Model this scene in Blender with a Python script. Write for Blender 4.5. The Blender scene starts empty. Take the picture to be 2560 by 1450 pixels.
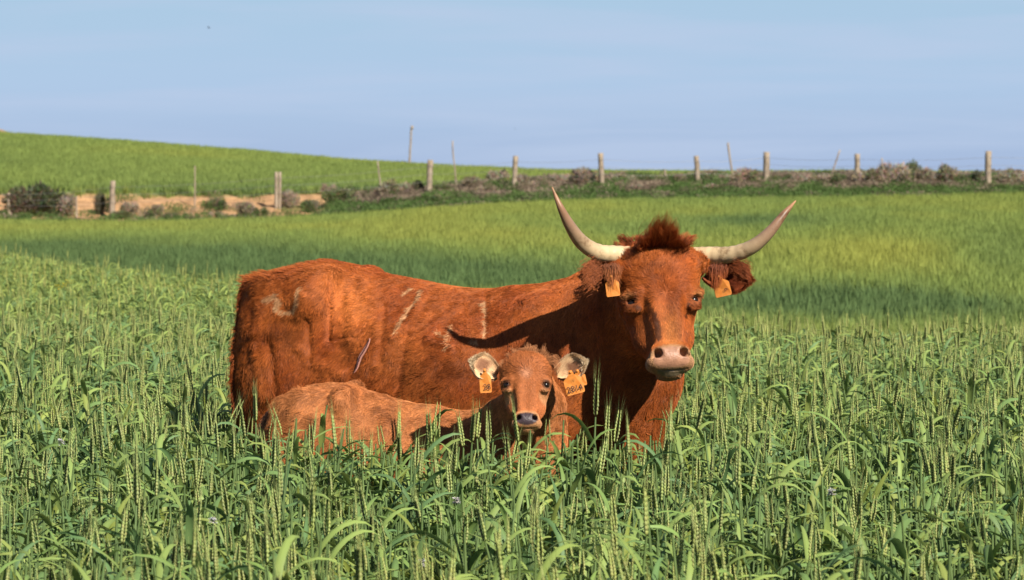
import bpy, math, random, time
import numpy as np
from mathutils import Vector, Matrix, Euler
T0 = time.time()
random.seed(4); RNG = np.random.default_rng(4)
C = bpy.context.scene.collection
SC = bpy.context.scene

# ------------------------------------------------------------------ camera
CAMZ, FPX, HY = 1.65, 8178.0, 440.0          # eye height, focal length in px of a 2560 px wide frame, horizon row
cam_d = bpy.data.cameras.new('camera'); cam = bpy.data.objects.new('camera', cam_d); C.objects.link(cam)
cam_d.sensor_width = 36; cam_d.lens = FPX / 2560 * 36
cam.location = (0, 0, CAMZ)
cam.rotation_euler = (math.radians(90) - math.atan((725 - HY) / FPX), 0, 0)
cam_d.clip_start = 0.5; cam_d.clip_end = 6000
cam_d.dof.use_dof = True; cam_d.dof.focus_distance = 11.75; cam_d.dof.aperture_fstop = 9.5
SC.camera = cam

# ------------------------------------------------------------------ light
SUN = Vector((.37, -.55, .496)).normalized()
EL = math.asin(SUN.z); AZ = math.atan2(SUN.x, SUN.y)
world = bpy.data.worlds.new('World'); SC.world = world; world.use_nodes = True
nt = world.node_tree; N = nt.nodes; L = nt.links; N.clear()
wo = N.new('ShaderNodeOutputWorld'); bg = N.new('ShaderNodeBackground')
sky = N.new('ShaderNodeTexSky'); sky.sky_type = 'NISHITA'; sky.sun_disc = False
sky.sun_elevation = EL; sky.sun_rotation = AZ; sky.air_density = 1.0; sky.dust_density = 0.6; sky.ozone_density = 3.0; sky.altitude = 300
tc = N.new('ShaderNodeTexCoord'); sep = N.new('ShaderNodeSeparateXYZ'); L.new(tc.outputs['Generated'], sep.inputs[0])
# pale air near the horizon
rmp = N.new('ShaderNodeValToRGB'); L.new(sep.outputs['Z'], rmp.inputs[0])
e = rmp.color_ramp.elements
e[0].position = 0.0; e[0].color = (3.5, 4.6, 6.95, 1)
e[1].position = 0.60; e[1].color = (.22, .55, 1.5, 1)
x = e.new(.028); x.color = (3.9, 5.4, 7.6, 1)
x = e.new(.055); x.color = (3.75, 5.45, 7.3, 1)
x = e.new(.085); x.color = (1.7, 3.0, 4.7, 1)
x = e.new(.15); x.color = (.8, 1.6, 3.0, 1)
x = e.new(.30); x.color = (.35, .8, 1.8, 1)
mixa = N.new('ShaderNodeMix'); mixa.data_type = 'RGBA'; mixa.inputs['Factor'].default_value = .92
L.new(sky.outputs[0], mixa.inputs['A']); L.new(rmp.outputs[0], mixa.inputs['B'])
# thin veils of high cloud
mp = N.new('ShaderNodeMapping'); mp.inputs['Scale'].default_value = (5, 5, 62); mp.inputs['Rotation'].default_value = (0, .035, 0); mp.inputs['Location'].default_value = (.7, 0, .4)
L.new(tc.outputs['Generated'], mp.inputs[0])
nz = N.new('ShaderNodeTexNoise'); nz.inputs['Scale'].default_value = 1.6; nz.inputs['Detail'].default_value = 5; nz.inputs['Roughness'].default_value = .52; nz.inputs['Distortion'].default_value = .4
L.new(mp.outputs[0], nz.inputs['Vector'])
cr = N.new('ShaderNodeValToRGB'); cr.color_ramp.elements[0].position = .42; cr.color_ramp.elements[1].position = .68
cr.color_ramp.elements[1].color = (.6, .6, .6, 1); L.new(nz.outputs[0], cr.inputs[0])
mixb = N.new('ShaderNodeMix'); mixb.data_type = 'RGBA'
L.new(cr.outputs[0], mixb.inputs['Factor']); L.new(mixa.outputs['Result'], mixb.inputs['A']); mixb.inputs['B'].default_value = (4.75, 5.75, 7.6, 1)
L.new(mixb.outputs['Result'], bg.inputs[0]); bg.inputs[1].default_value = .0675
L.new(bg.outputs[0], wo.inputs[0])
sun_d = bpy.data.lights.new('sun', 'SUN'); sun_d.energy = 5.0; sun_d.angle = math.radians(.55); sun_d.color = (1, .93, .82)
sun = bpy.data.objects.new('sun', sun_d); C.objects.link(sun); sun.rotation_euler = SUN.to_track_quat('Z', 'Y').to_euler(); sun.location = (5, -8, 9)
SC.view_settings.view_transform = 'Standard'; SC.view_settings.look = 'None'; SC.view_settings.gamma = 1; SC.view_settings.exposure = 0.65
SC.render.engine = 'CYCLES'
SC.cycles.max_bounces = 6; SC.cycles.diffuse_bounces = 1; SC.cycles.transmission_bounces = 4; SC.cycles.transparent_max_bounces = 6
SC.cycles_curves.shape = 'RIBBONS'

# ------------------------------------------------------------------ helpers
def W(px, py, D):
    return np.array([(px - 1280) / FPX * D, D, CAMZ - (py - HY) / FPX * D])
def zy(py, D): return CAMZ - (py - HY) / FPX * D
def topx(P):
    P = np.asarray(P); return 1280 + P[..., 0] / P[..., 1] * FPX, HY + (CAMZ - P[..., 2]) / P[..., 1] * FPX

def hash3(ix, iy, iz, seed):
    h = (ix.astype(np.int64) * 374761393 + iy.astype(np.int64) * 668265263 + iz.astype(np.int64) * 2147483647 + seed * 974634777) & 0xffffffff
    h = ((h ^ (h >> 13)) * 1274126177) & 0xffffffff
    h = ((h ^ (h >> 16)) * 2246822519) & 0xffffffff
    return ((h ^ (h >> 15)) & 0xffffff) / float(0xffffff)
def vnoise(P, scale=1.0, seed=0):
    P = np.asarray(P, float) * scale; i = np.floor(P).astype(np.int64); f = P - i; f = f * f * (3 - 2 * f)
    r = 0
    for dx in (0, 1):
        for dy in (0, 1):
            for dz in (0, 1):
                w = (f[:, 0] if dx else 1 - f[:, 0]) * (f[:, 1] if dy else 1 - f[:, 1]) * (f[:, 2] if dz else 1 - f[:, 2])
                r = r + w * hash3(i[:, 0] + dx, i[:, 1] + dy, i[:, 2] + dz, seed)
    return r
def fbm(P, scale, seed=0, oct=3):
    r = 0; a = 1; t = 0
    for o in range(oct):
        r = r + a * vnoise(P, scale * 2 ** o, seed + o * 17); t += a; a *= .5
    return r / t
def sstep(a, b, x):
    t = np.clip((x - a) / (b - a), 0, 1); return t * t * (3 - 2 * t)

def link(name, data, parent=None):
    o = bpy.data.objects.new(name, data); C.objects.link(o)
    if parent is not None: o.parent = parent
    return o
def tag(o, label=None, cat=None, group=None, kind=None):
    if label: o['label'] = label
    if cat: o['category'] = cat
    if group: o['group'] = group
    if kind: o['kind'] = kind
    return o
def empty(name, loc=(0, 0, 0)):
    o = bpy.data.objects.new(name, None); C.objects.link(o); o.location = loc; o.empty_display_size = .2
    return o
def mesh_np(name, V, F, mat=None, smooth=True, attrs=None, mats=None, midx=None):
    me = bpy.data.meshes.new(name)
    V = np.asarray(V, np.float32)
    if isinstance(F, np.ndarray):
        n, k = F.shape
        me.vertices.add(len(V)); me.vertices.foreach_set('co', V.ravel())
        me.loops.add(n * k); me.loops.foreach_set('vertex_index', F.astype(np.int32).ravel())
        me.polygons.add(n); me.polygons.foreach_set('loop_start', np.arange(0, n * k, k, dtype=np.int32))
        me.update(calc_edges=True)
    else:
        me.from_pydata([tuple(map(float, v)) for v in V], [], [tuple(map(int, f)) for f in F]); me.update()
    if smooth: me.polygons.foreach_set('use_smooth', np.ones(len(me.polygons), bool))
    for a, arr in (attrs or {}).items():
        arr = np.asarray(arr, np.float32)
        if arr.ndim == 1:
            at = me.attributes.new(a, 'FLOAT', 'POINT'); at.data.foreach_set('value', arr)
        else:
            at = me.attributes.new(a, 'FLOAT_COLOR', 'POINT')
            if arr.shape[1] == 3: arr = np.hstack([arr, np.ones((len(arr), 1), np.float32)])
            at.data.foreach_set('color', arr.astype(np.float32).ravel())
    for m in ([mat] if mat else []) + (mats or []): me.materials.append(m)
    if midx is not None: me.polygons.foreach_set('material_index', np.asarray(midx, np.int32))
    return me

def material(name, rough=.7, spec=.3):
    m = bpy.data.materials.new(name); m.use_nodes = True
    b = m.node_tree.nodes['Principled BSDF']; b.inputs['Roughness'].default_value = rough; b.inputs['Specular IOR Level'].default_value = spec
    return m, m.node_tree.nodes, m.node_tree.links, b
def noise_node(n, l, scale, detail=4, rough=.6, coord='Object', vscale=None):
    t = n.new('ShaderNodeTexCoord'); z = n.new('ShaderNodeTexNoise'); z.inputs['Scale'].default_value = scale
    z.inputs['Detail'].default_value = detail; z.inputs['Roughness'].default_value = rough
    if vscale:
        mm = n.new('ShaderNodeMapping'); mm.inputs['Scale'].default_value = vscale; l.new(t.outputs[coord], mm.inputs[0]); l.new(mm.outputs[0], z.inputs['Vector'])
    else: l.new(t.outputs[coord], z.inputs['Vector'])
    return z
def ramp(n, l, src, stops):
    r = n.new('ShaderNodeValToRGB'); l.new(src, r.inputs[0]); e = r.color_ramp.elements
    e[0].position, e[0].color = stops[0][0], (*stops[0][1], 1); e[1].position, e[1].color = stops[-1][0], (*stops[-1][1], 1)
    for p, c in stops[1:-1]:
        x = e.new(p); x.color = (*c, 1)
    return r
def bump(n, l, src, b, strength=.3, dist=.01):
    bp = n.new('ShaderNodeBump'); bp.inputs['Strength'].default_value = strength; bp.inputs['Distance'].default_value = dist
    l.new(src, bp.inputs['Height']); l.new(bp.outputs[0], b.inputs['Normal'])

# ------------------------------------------------------------------ terrain
CP = np.array([-6000, 0, 300, 640, 860, 1100, 1400, 1700, 2100, 2560, 9000.])
def col(*v): v = list(v); return np.array([v[0]] + v + [v[-1]], float)
Y_CREST = col(43, 37, 31, 28.5, 26, 24, 22.3, 21.5, 21)
FOOT = col(545, 550, 543, 530, 512, 497, 492, 487, 480)
FENCE = col(538, 543, 522, 508, 491, 474, 468, 463, 470)
TOPB = col(480, 483, 486, 486, 476, 458, 452, 448, 452)
HILL = col(341, 360, 387, 409, 424, 438, 443, 447, 450)
RIDG = col(328, 371, 400, 430, 450, 450, 450, 450, 452)
def keys():
    out = []
    for i in range(len(CP)):
        yc = Y_CREST[i]; zf = zy(FOOT[i], 90)
        yA = yc + 14; 
        sA = zy(HY + .95 * FPX / yc + 2, yA) - .27
        out.append([(-60, 0), (yc, 0), (yc + 5, min(-.12, sA - .05)), (yA, sA), (88.5, zf - .22), (90, zf), (91.6, zy(FENCE[i], 91.6)),
                    (95, zy(TOPB[i], 95)), (150, zy(HILL[i], 150)), (163, zy(HILL[i] + 7, 163)), (200, zy(RIDG[i], 200)),
                    (260, zy(RIDG[i] + 30, 260)), (700, -9), (4000, -34)])
    return out
KEYS = keys()
def ground_raw(X, Y):
    X = np.asarray(X, float); Y = np.asarray(Y, float)
    px = 1280 + FPX * X / np.maximum(Y, 9.0)
    Z = np.stack([np.interp(Y, [k[0] for k in ks], [k[1] for k in ks]) for ks in KEYS], 0)
    idx = np.clip(np.searchsorted(CP, px) - 1, 0, len(CP) - 2)
    t = np.clip((px - CP[idx]) / (CP[idx + 1] - CP[idx]), 0, 1)
    ar = np.arange(len(px))
    return Z[idx, ar] * (1 - t) + Z[idx + 1, ar] * t
def ground(X, Y):
    X = np.asarray(X, float).ravel(); Y = np.asarray(Y, float).ravel()
    w = np.where(Y < 86, 2.0, np.where(Y < 97, .35, 4.0)) * np.clip(Y / 20, .2, 1)
    z = (ground_raw(X, Y - w) + 2 * ground_raw(X, Y) + ground_raw(X, Y + w)) / 4
    P = np.stack([X, Y, 0 * X], 1)
    nb = (fbm(P, .9, 5) - .5) * .34 * sstep(89.6, 91, Y) * (1 - sstep(94.3, 96, Y))
    nm = (fbm(P, .12, 9) - .5) * .10 * sstep(30, 45, Y)
    nr = (fbm(P, .25, 12) - .5) * 1.0 * sstep(175, 195, Y) * (1 - sstep(300, 600, Y))
    return z + nb + nm + nr
def pick(px, py, y0=86, y1=99):
    """distance at which the ground appears on row py of column px, between y0 and y1"""
    D = np.linspace(y0, y1, 400); X = (px - 1280) / FPX * D
    g = HY + (CAMZ - ground(X, D)) / D * FPX
    k = np.argmax(g <= py) if (g <= py).any() else len(D) - 1
    d = D[k]; x = (px - 1280) / FPX * d
    return Vector((x, d, float(ground([x], [d])[0])))
def ycrest(px): return np.interp(px, CP, Y_CREST)

ys = np.concatenate([[-60, -20, -5, 0, 3], np.arange(5, 46, .6), np.arange(46, 88.5, 1.2), np.arange(88.5, 97, .16), np.arange(97, 165, 2.5), np.arange(165, 262, 3.), [300, 380, 500, 700, 1100, 2000, 4000]])
ss = np.concatenate([[-60, -20, -8, -4, -2.4, -1.6, -1.25], np.linspace(-1, 1, 300), [1.25, 1.6, 2.4, 4, 8, 20, 60]])
Wd = np.maximum(7.0, .19 * ys)
GX = (ss[None, :] * Wd[:, None]).ravel(); GY = np.repeat(ys, len(ss))
GZ = ground(GX, GY)
pxs = 1280 + FPX * GX / np.maximum(GY, 9)
def crop_tint(X, Y, Z):
    """0 = dark blue-green, 1 = yellow-green ripening crop: field colour patches, with shade bands painted in"""
    px = 1280 + FPX * X / np.maximum(Y, 9); py = HY + (CAMZ - Z) / Y * FPX
    P = np.stack([X, Y * .35, 0 * X], 1)
    t = .50 + (fbm(P, .45, 31) - .5) * .5
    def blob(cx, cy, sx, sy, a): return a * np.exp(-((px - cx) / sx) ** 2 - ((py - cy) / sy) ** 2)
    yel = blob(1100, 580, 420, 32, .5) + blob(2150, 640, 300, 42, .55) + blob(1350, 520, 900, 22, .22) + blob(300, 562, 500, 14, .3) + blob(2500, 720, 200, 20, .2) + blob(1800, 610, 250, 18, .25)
    drk = blob(300, 645, 560, 46, .95) + blob(1150, 680, 420, 40, .75) + blob(1950, 545, 220, 18, .45) + blob(2100, 745, 520, 38, .75) + blob(2500, 640, 120, 60, .25) + blob(1450, 560, 200, 20, .2)  # dark bands put the shade of the dipping ground into the crop colour
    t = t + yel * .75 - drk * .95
    hill = .52 + (fbm(P, .15, 77) - .5) * .45 - .25 * np.exp(-((py - TOPB[1] + 8) / 14) ** 2)
    return np.clip(np.where(Y > 95, hill, t), 0, 1)
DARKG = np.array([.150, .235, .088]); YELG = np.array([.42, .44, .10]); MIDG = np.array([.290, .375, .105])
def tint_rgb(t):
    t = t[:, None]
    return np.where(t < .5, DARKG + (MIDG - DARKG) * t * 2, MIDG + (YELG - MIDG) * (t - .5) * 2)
P3 = np.stack([GX, GY, GZ], 1)
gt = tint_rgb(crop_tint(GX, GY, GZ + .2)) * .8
soil = np.array([.10, .075, .045]); tan_ = np.array([.55, .325, .165]); verge = np.array([.10, .15, .045])
nearm = 1 - sstep(0, 3, GY - ycrest(pxs))
colr = gt * (1 - nearm[:, None]) + soil * nearm[:, None]
bank = sstep(89.7, 90.3, GY) * (1 - sstep(94.6, 95.3, GY))
nb = fbm(P3, .8, 3)
tanm = np.clip((1 - sstep(730, 930, pxs)) + .9 * sstep(.60, .70, nb) * (1 - sstep(1000, 1300, pxs)), 0, 1) * (1 - .6 * sstep(.66, .74, fbm(P3, 1.3, 8)))
bc = verge * (1 - tanm[:, None]) + tan_ * tanm[:, None]
colr = colr * (1 - bank[:, None]) + bc * bank[:, None]
far = sstep(168, 176, GY) * (1 - sstep(400, 600, GY))
colr = colr * (1 - far[:, None]) + np.array([.42, .29, .18]) * far[:, None]
nR, nC = len(ys), len(ss)
I = (np.arange(nR - 1)[:, None] * nC + np.arange(nC - 1)[None, :]).ravel()
F = np.stack([I, I + 1, I + nC + 1, I + nC], 1)
m_ground, n, l, b = material('earth', .95, .1)
at = n.new('ShaderNodeAttribute'); at.attribute_name = 'col'
z1 = noise_node(n, l, 3.0, 8, .7); r1 = ramp(n, l, z1.outputs[0], [(.32, (.55, .53, .50)), (.5, (1.0, 1.0, 1.0)), (.68, (1.35, 1.3, 1.25))])
mx = n.new('ShaderNodeMix'); mx.data_type = 'RGBA'; mx.blend_type = 'MULTIPLY'; mx.inputs['Factor'].default_value = 1
l.new(at.outputs['Color'], mx.inputs['A']); l.new(r1.outputs[0], mx.inputs['B']); l.new(mx.outputs['Result'], b.inputs['Base Color'])
bump(n, l, z1.outputs[0], b, .8, .12)
g = link('ground', mesh_np('ground', P3, F, m_ground, True, {'col': colr})); tag(g, kind='structure')

# ------------------------------------------------------------------ crops
def crop_material(name, trans=.35, ear=False, rough=.55, spec=.35):
    m, n, l, b = material(name, rough, spec)
    at = n.new('ShaderNodeAttribute'); at.attribute_name = 'tint'; at.attribute_type = 'INSTANCER'
    vc = n.new('ShaderNodeAttribute'); vc.attribute_name = 'col'
    mx = n.new('ShaderNodeMix'); mx.data_type = 'RGBA'; mx.blend_type = 'MULTIPLY'; mx.inputs['Factor'].default_value = 1
    l.new(vc.outputs['Color'], mx.inputs['A']); l.new(at.outputs['Color'], mx.inputs['B'])
    l.new(mx.outputs['Result'], b.inputs['Base Color'])
    tr = n.new('ShaderNodeBsdfTranslucent'); l.new(mx.outputs['Result'], tr.inputs['Color'])
    ms = n.new('ShaderNodeMixShader'); ms.inputs[0].default_value = trans
    l.new(b.outputs[0], ms.inputs[1]); l.new(tr.outputs[0], ms.inputs[2]); l.new(ms.outputs[0], n['Material Output'].inputs[0])
    return m
m_crop = crop_material('cereal_leaf', .25)
m_tuft = crop_material('crop_tuft', .45, rough=.8, spec=.15)

class MB:
    def __init__(s): s.V = []; s.F = []; s.K = []
    def add(s, V, F, c):
        o = len(s.V); s.V += [tuple(v) for v in V]; s.F += [tuple(i + o for i in f) for f in F]
        s.K += ([tuple(c)] * len(V)) if np.ndim(c) == 1 else [tuple(k) for k in c]
    def mesh(s, name, mat, smooth=True): return mesh_np(name, s.V, s.F, mat, smooth, {'col': np.array(s.K)})
    def tube(s, pts, rad, c, seg=6, cap=True):
        pts = [Vector(p) for p in pts]; V = []; F = []; K = []
        up = Vector((0, 0, 1)); n0 = None
        for i, p in enumerate(pts):
            d = (pts[min(i + 1, len(pts) - 1)] - pts[max(i - 1, 0)]).normalized()
            if n0 is None: n0 = d.orthogonal().normalized()
            n0 = (n0 - d * n0.dot(d)).normalized(); b0 = d.cross(n0)
            r = rad[i] if hasattr(rad, '__len__') else rad
            for k in range(seg):
                a = 2 * math.pi * k / seg; V.append(p + (n0 * math.cos(a) + b0 * math.sin(a)) * r); K.append(c[i] if np.ndim(c) == 2 else c)
        for i in range(len(pts) - 1):
            for k in range(seg): F.append((i * seg + k, i * seg + (k + 1) % seg, (i + 1) * seg + (k + 1) % seg, (i + 1) * seg + k))
        if cap: F.append(tuple(range(seg))[::-1]); F.append(tuple((len(pts) - 1) * seg + k for k in range(seg)))
        s.add(V, F, K)
def leaf(mb, p0, az, length, width, lift, droop, c0, c1, segs=7, twist=0.):
    p = Vector(p0); ang = lift; V = []; F = []; K = []
    h = Vector((math.cos(az), math.sin(az), 0)); side0 = Vector((-math.sin(az), math.cos(az), 0))
    for i in range(segs + 1):
        t = i / segs
        w = width * min(1, t * 5 + .45) * (1 - t ** 2.2) ** .8 * .5 + .0004
        d = h * math.cos(ang) + Vector((0, 0, math.sin(ang))); nrm = side0.cross(d)
        tw = twist * t; side = side0 * math.cos(tw) + nrm * math.sin(tw); nn = nrm * math.cos(tw) - side0 * math.sin(tw)
        V += [p - side * w + nn * w * .35, p, p + side * w + nn * w * .35]
        c = [c0[k] * (1 - t) + c1[k] * t for k in range(3)]; K += [c, [q * 1.18 for q in c], c]
        if i: 
            o = 3 * i; F += [(o - 3, o - 2, o + 1, o), (o - 2, o - 1, o + 2, o + 1)]
        p = p + d * (length / segs); ang -= droop / segs * (0.4 + 1.2 * t)
    mb.add(V, F, K)
def ear(mb, p0, d, length, rows, c, awn):
    p0 = Vector(p0); d = d.normalized(); s = d.cross(Vector((0, 1, .1))).normalized(); az = random.random() * math.pi
    f = d.cross(s); s, f = s * math.cos(az) + f * math.sin(az), f * math.cos(az) - s * math.sin(az)
    for i in range(rows):
        t = i / rows; q = p0 + d * length * t; w = .0098 * (1 - .45 * max(0, t - .35) / .65) * (.7 + .3 * min(1, t * 5))
        for sg in (-1, 1):
            a = q + s * sg * w * .15; tip = a + d * .021 + s * sg * w * .62; mid = a + d * .010 + s * sg * w * .66
            g1 = f * w * .62
            cc = [k * random.uniform(.92, 1.08) for k in c]; dk = cc
            mb.add([a, mid + g1, mid + s * sg * w * .45, mid - g1, tip], [(0, 1, 2), (0, 2, 3), (4, 2, 1), (4, 3, 2), (0, 3, 1), (1, 3, 4)], [dk, cc, cc, cc, cc])
            if awn:
                al = awn * random.uniform(.8, 1.15) * (1 - .25 * t)
                e_ = tip + d * al + s * sg * al * random.uniform(.05, .22) + f * al * random.uniform(-.12, .12)
                o = f * .0005
                mb.add([tip - o, tip + o, e_], [(0, 1, 2)], [[k * .9 for k in c]] * 3)
# stalk variants (never linked to the scene themselves; the crop object instances them)
wheat_col = bpy.data.collections.new('cereal_plants')
LEAFC = [(.180, .285, .085), (.235, .330, .100), (.115, .210, .085), (.270, .340, .095), (.150, .250, .090)]
for v in range(22):
    mb = MB(); has_ear = v < 3; H = random.uniform(.56, .66) if has_ear else random.uniform(.53, .66)
    lean = Vector((random.uniform(-.10, .10), random.uniform(-.10, .10), 1)).normalized()
    cS = (.19, .27, .095)
    k = LEAFC[v % 5]
    if v in (9, 17): k = (.20, .25, .055)
    top = lean * H
    bend = Vector((random.uniform(-.015, .015), random.uniform(-.015, .015), 0))
    mb.tube([(0, 0, 0), lean * H * .5 + bend, top], [.0024, .0022, .0017], cS, 4, False)
    # sheath just under the ear
    mb.tube([lean * H * .62 + bend * .8, lean * H * .8 + bend * .5, top], [.0030, .0048, .0028], (.15, .235, .085), 5, False)
    nl = random.choice([4, 4, 5])
    for j in range(nl):
        t = [.86, .72, .58, .42, .28][j] + random.uniform(-.05, .04)
        az = random.uniform(0, 2 * math.pi)
        leaf(mb, lean * H * t, az, random.uniform(.12, .235), random.uniform(.014, .026), random.uniform(.5, 1.35), random.uniform(.7, 2.9),
             [q * .95 for q in k], [q * 1.1 for q in k], 7, random.uniform(-1.4, 1.4))
    if has_ear:
        ear(mb, top, (lean + bend * 3 + Vector((random.uniform(-.15, .15), random.uniform(-.15, .15), 0))), random.uniform(.07, .095), 9, (.40, .47, .18), random.uniform(.05, .075))
    o = bpy.data.objects.new('cereal_stalk', mb.mesh('cereal_stalk', m_crop)); wheat_col.objects.link(o)
tuft_col = bpy.data.collections.new('crop_tufts')
for v in range(8):
    mb = MB()
    for j in range(15):
        a = random.uniform(0, 6.28); r = random.uniform(0, .13); hh = random.uniform(.20, .34)
        w = random.uniform(.006, .011); az = random.uniform(0, 6.28); lx, ly = random.uniform(-.08, .08), random.uniform(-.08, .08)
        b0 = Vector((math.cos(a) * r, math.sin(a) * r, -.03)); s_ = Vector((math.cos(az), math.sin(az), 0)) * w
        m0 = b0 + Vector((lx * .4, ly * .4, hh * .6)); t0 = b0 + Vector((lx, ly, hh))
        q = random.uniform(.78, 1.2)
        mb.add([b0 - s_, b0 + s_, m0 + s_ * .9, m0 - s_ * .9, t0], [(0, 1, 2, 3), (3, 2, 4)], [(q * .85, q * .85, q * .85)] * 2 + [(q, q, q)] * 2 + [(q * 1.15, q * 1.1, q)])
    o = bpy.data.objects.new('crop_tuft', mb.mesh('crop_tuft', m_tuft)); tuft_col.objects.link(o)
weed_col = bpy.data.collections.new('weed_tufts')
for v in range(8):
    mb = MB(); dry = v in (5, 6, 7)
    for j in range(60):
        a = random.uniform(0, 6.28); r = .17 * math.sqrt(random.random()); hh = random.uniform(.04, .20) * (1 - r * 2.2)
        c = Vector((math.cos(a) * r, math.sin(a) * r, hh)); u = Vector((random.gauss(0, 1), random.gauss(0, 1), random.gauss(0, 1))).normalized(); w_ = u.orthogonal().normalized()
        s1, s2 = random.uniform(.014, .03), random.uniform(.006, .014)
        q = random.uniform(.7, 1.25); kc = (.36 * q, .28 * q, .20 * q) if dry else (.15 * q, .235 * q, .07 * q)
        mb.add([c - u * s1, c + w_ * s2, c + u * s1, c - w_ * s2], [(0, 1, 2, 3)], kc)
    o = bpy.data.objects.new('weed_tuft', mb.mesh('weed_tuft', m_tuft)); weed_col.objects.link(o)

def scatter_obj(name, pts, rot, scale, idx, tint, collection, label, cat):
    me = bpy.data.meshes.new(name); me.vertices.add(len(pts)); me.vertices.foreach_set('co', np.asarray(pts, np.float32).ravel())
    a = me.attributes.new('rot', 'FLOAT_VECTOR', 'POINT'); a.data.foreach_set('vector', np.asarray(rot, np.float32).ravel())
    a = me.attributes.new('scl', 'FLOAT_VECTOR', 'POINT'); a.data.foreach_set('vector', np.asarray(scale, np.float32).ravel())
    a = me.attributes.new('idx', 'INT', 'POINT'); a.data.foreach_set('value', np.asarray(idx, np.int32))
    a = me.attributes.new('tint', 'FLOAT_COLOR', 'POINT'); a.data.foreach_set('color', np.hstack([tint, np.ones((len(tint), 1))]).astype(np.float32).ravel())
    o = link(name, me); tag(o, label, cat, kind='stuff')
    ng = bpy.data.node_groups.new(name, 'GeometryNodeTree')
    ng.interface.new_socket('Geometry', in_out='INPUT', socket_type='NodeSocketGeometry'); ng.interface.new_socket('Geometry', in_out='OUTPUT', socket_type='NodeSocketGeometry')
    n = ng.nodes; l = ng.links
    gi = n.new('NodeGroupInput'); go = n.new('NodeGroupOutput'); ip = n.new('GeometryNodeInstanceOnPoints'); ci = n.new('GeometryNodeCollectionInfo')
    ci.inputs['Collection'].default_value = collection; ci.inputs['Separate Children'].default_value = True; ci.inputs['Reset Children'].default_value = True
    l.new(gi.outputs[0], ip.inputs['Points']); l.new(ci.outputs[0], ip.inputs['Instance']); ip.inputs['Pick Instance'].default_value = True
    def na(nm, ty):
        q = n.new('GeometryNodeInputNamedAttribute'); q.data_type = ty; q.inputs['Name'].default_value = nm; return q.outputs[0]
    l.new(na('idx', 'INT'), ip.inputs['Instance Index']); l.new(na('rot', 'FLOAT_VECTOR'), ip.inputs['Rotation']); l.new(na('scl', 'FLOAT_VECTOR'), ip.inputs['Scale'])
    l.new(ip.outputs[0], go.inputs[0])
    md = o.modifiers.new('scatter', 'NODES'); md.node_group = ng
    return o
def sample_wedge(y0, y1, tmax, dens):
    n_ = int(dens * tmax * (y1 * y1 - y0 * y0)); Y = np.sqrt(RNG.random(n_) * (y1 * y1 - y0 * y0) + y0 * y0); X = (RNG.random(n_) * 2 - 1) * tmax * Y
    # the crop goes on past the sides of the view, a little thinner there
    n2 = int(dens * .55 * .13 * (y1 * y1 - y0 * y0)); Y2 = np.sqrt(RNG.random(n2) * (y1 * y1 - y0 * y0) + y0 * y0); X2 = (tmax + RNG.random(n2) * .13) * Y2 * RNG.choice([-1, 1], n2)
    return np.concatenate([X, X2]), np.concatenate([Y, Y2])
# --- animals' footprints keep the crop away
COW_A, COW_B = np.array([-1.05, 13.05]), np.array([.42, 12.25])
CALF_A, CALF_B = np.array([-.84, 12.02]), np.array([.13, 11.82])
def segdist(X, Y, a, b):
    P = np.stack([X, Y], 1); d = b - a; t = np.clip(((P - a) @ d) / (d @ d), 0, 1); return np.linalg.norm(P - a - t[:, None] * d, axis=1)
# near crop
parts = [sample_wedge(4.6, 16, .20, 250), sample_wedge(16, 26, .19, 250), sample_wedge(26, 47, .18, 190)]
X = np.concatenate([p[0] for p in parts]); Y = np.concatenate([p[1] for p in parts])
px = 1280 + FPX * X / Y
keep = (Y < ycrest(px) + 1.5) & (segdist(X, Y, COW_A, COW_B) > .30) & (segdist(X, Y, CALF_A, CALF_B) > .19) & (segdist(X, Y, np.array([.3, 12.3]), np.array([.46, 12.15])) > .2)
keep &= np.hypot(X - .05, Y - 11.5) > .13
X, Y = X[keep], Y[keep]; Z = ground(X, Y)
n_ = len(X); P = np.stack([X, Y, Z], 1)
hvar = (fbm(P * [1, .6, 1], .9, 41) - .5) * .14
scl = 1.02 + hvar + RNG.normal(0, .045, n_) + (RNG.random(n_) < .07) * RNG.uniform(.08, .22, n_) * (Y < 16)
fr_ = sstep(20, 30, Y); scl = scl * (1 - fr_) + (1.0 + hvar * .5 + RNG.normal(0, .02, n_)) * fr_; scl = scl + .10 * sstep(11.75, 11.5, Y) * sstep(10.2, 10.8, Y) * sstep(1.3, 1.0, np.abs(X + .25)); scl3 = np.stack([1.05 - .35 * fr_, 1.05 - .35 * fr_, scl], 1)
wind = (fbm(P, .5, 55) - .5)
rot = np.stack([RNG.normal(0, .09, n_), RNG.normal(.03, .10, n_) + wind * .25, RNG.random(n_) * 6.283], 1)
tn = fbm(P, .5, 61)[:, None]; fary = sstep(14, 34, Y)[:, None]
tint = (np.array([.98, 1.0, 1.0]) * (1 - tn) + np.array([1.10, 1.02, .78]) * tn) * RNG.uniform(.86, 1.16, (n_, 1)) * (1 + fary * (np.array([1.30, 1.17, 1.0]) - 1))
scatter_obj('cereal_crop', P, rot, scl3, np.where((Y > 23) & (RNG.random(n_) < .7), RNG.integers(4, 22, n_), RNG.integers(0, 22, n_)), tint, wheat_col, 'pale green bearded cereal crop filling the near field around the cattle', 'cereal crop')
print('stalks', n_)
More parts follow.
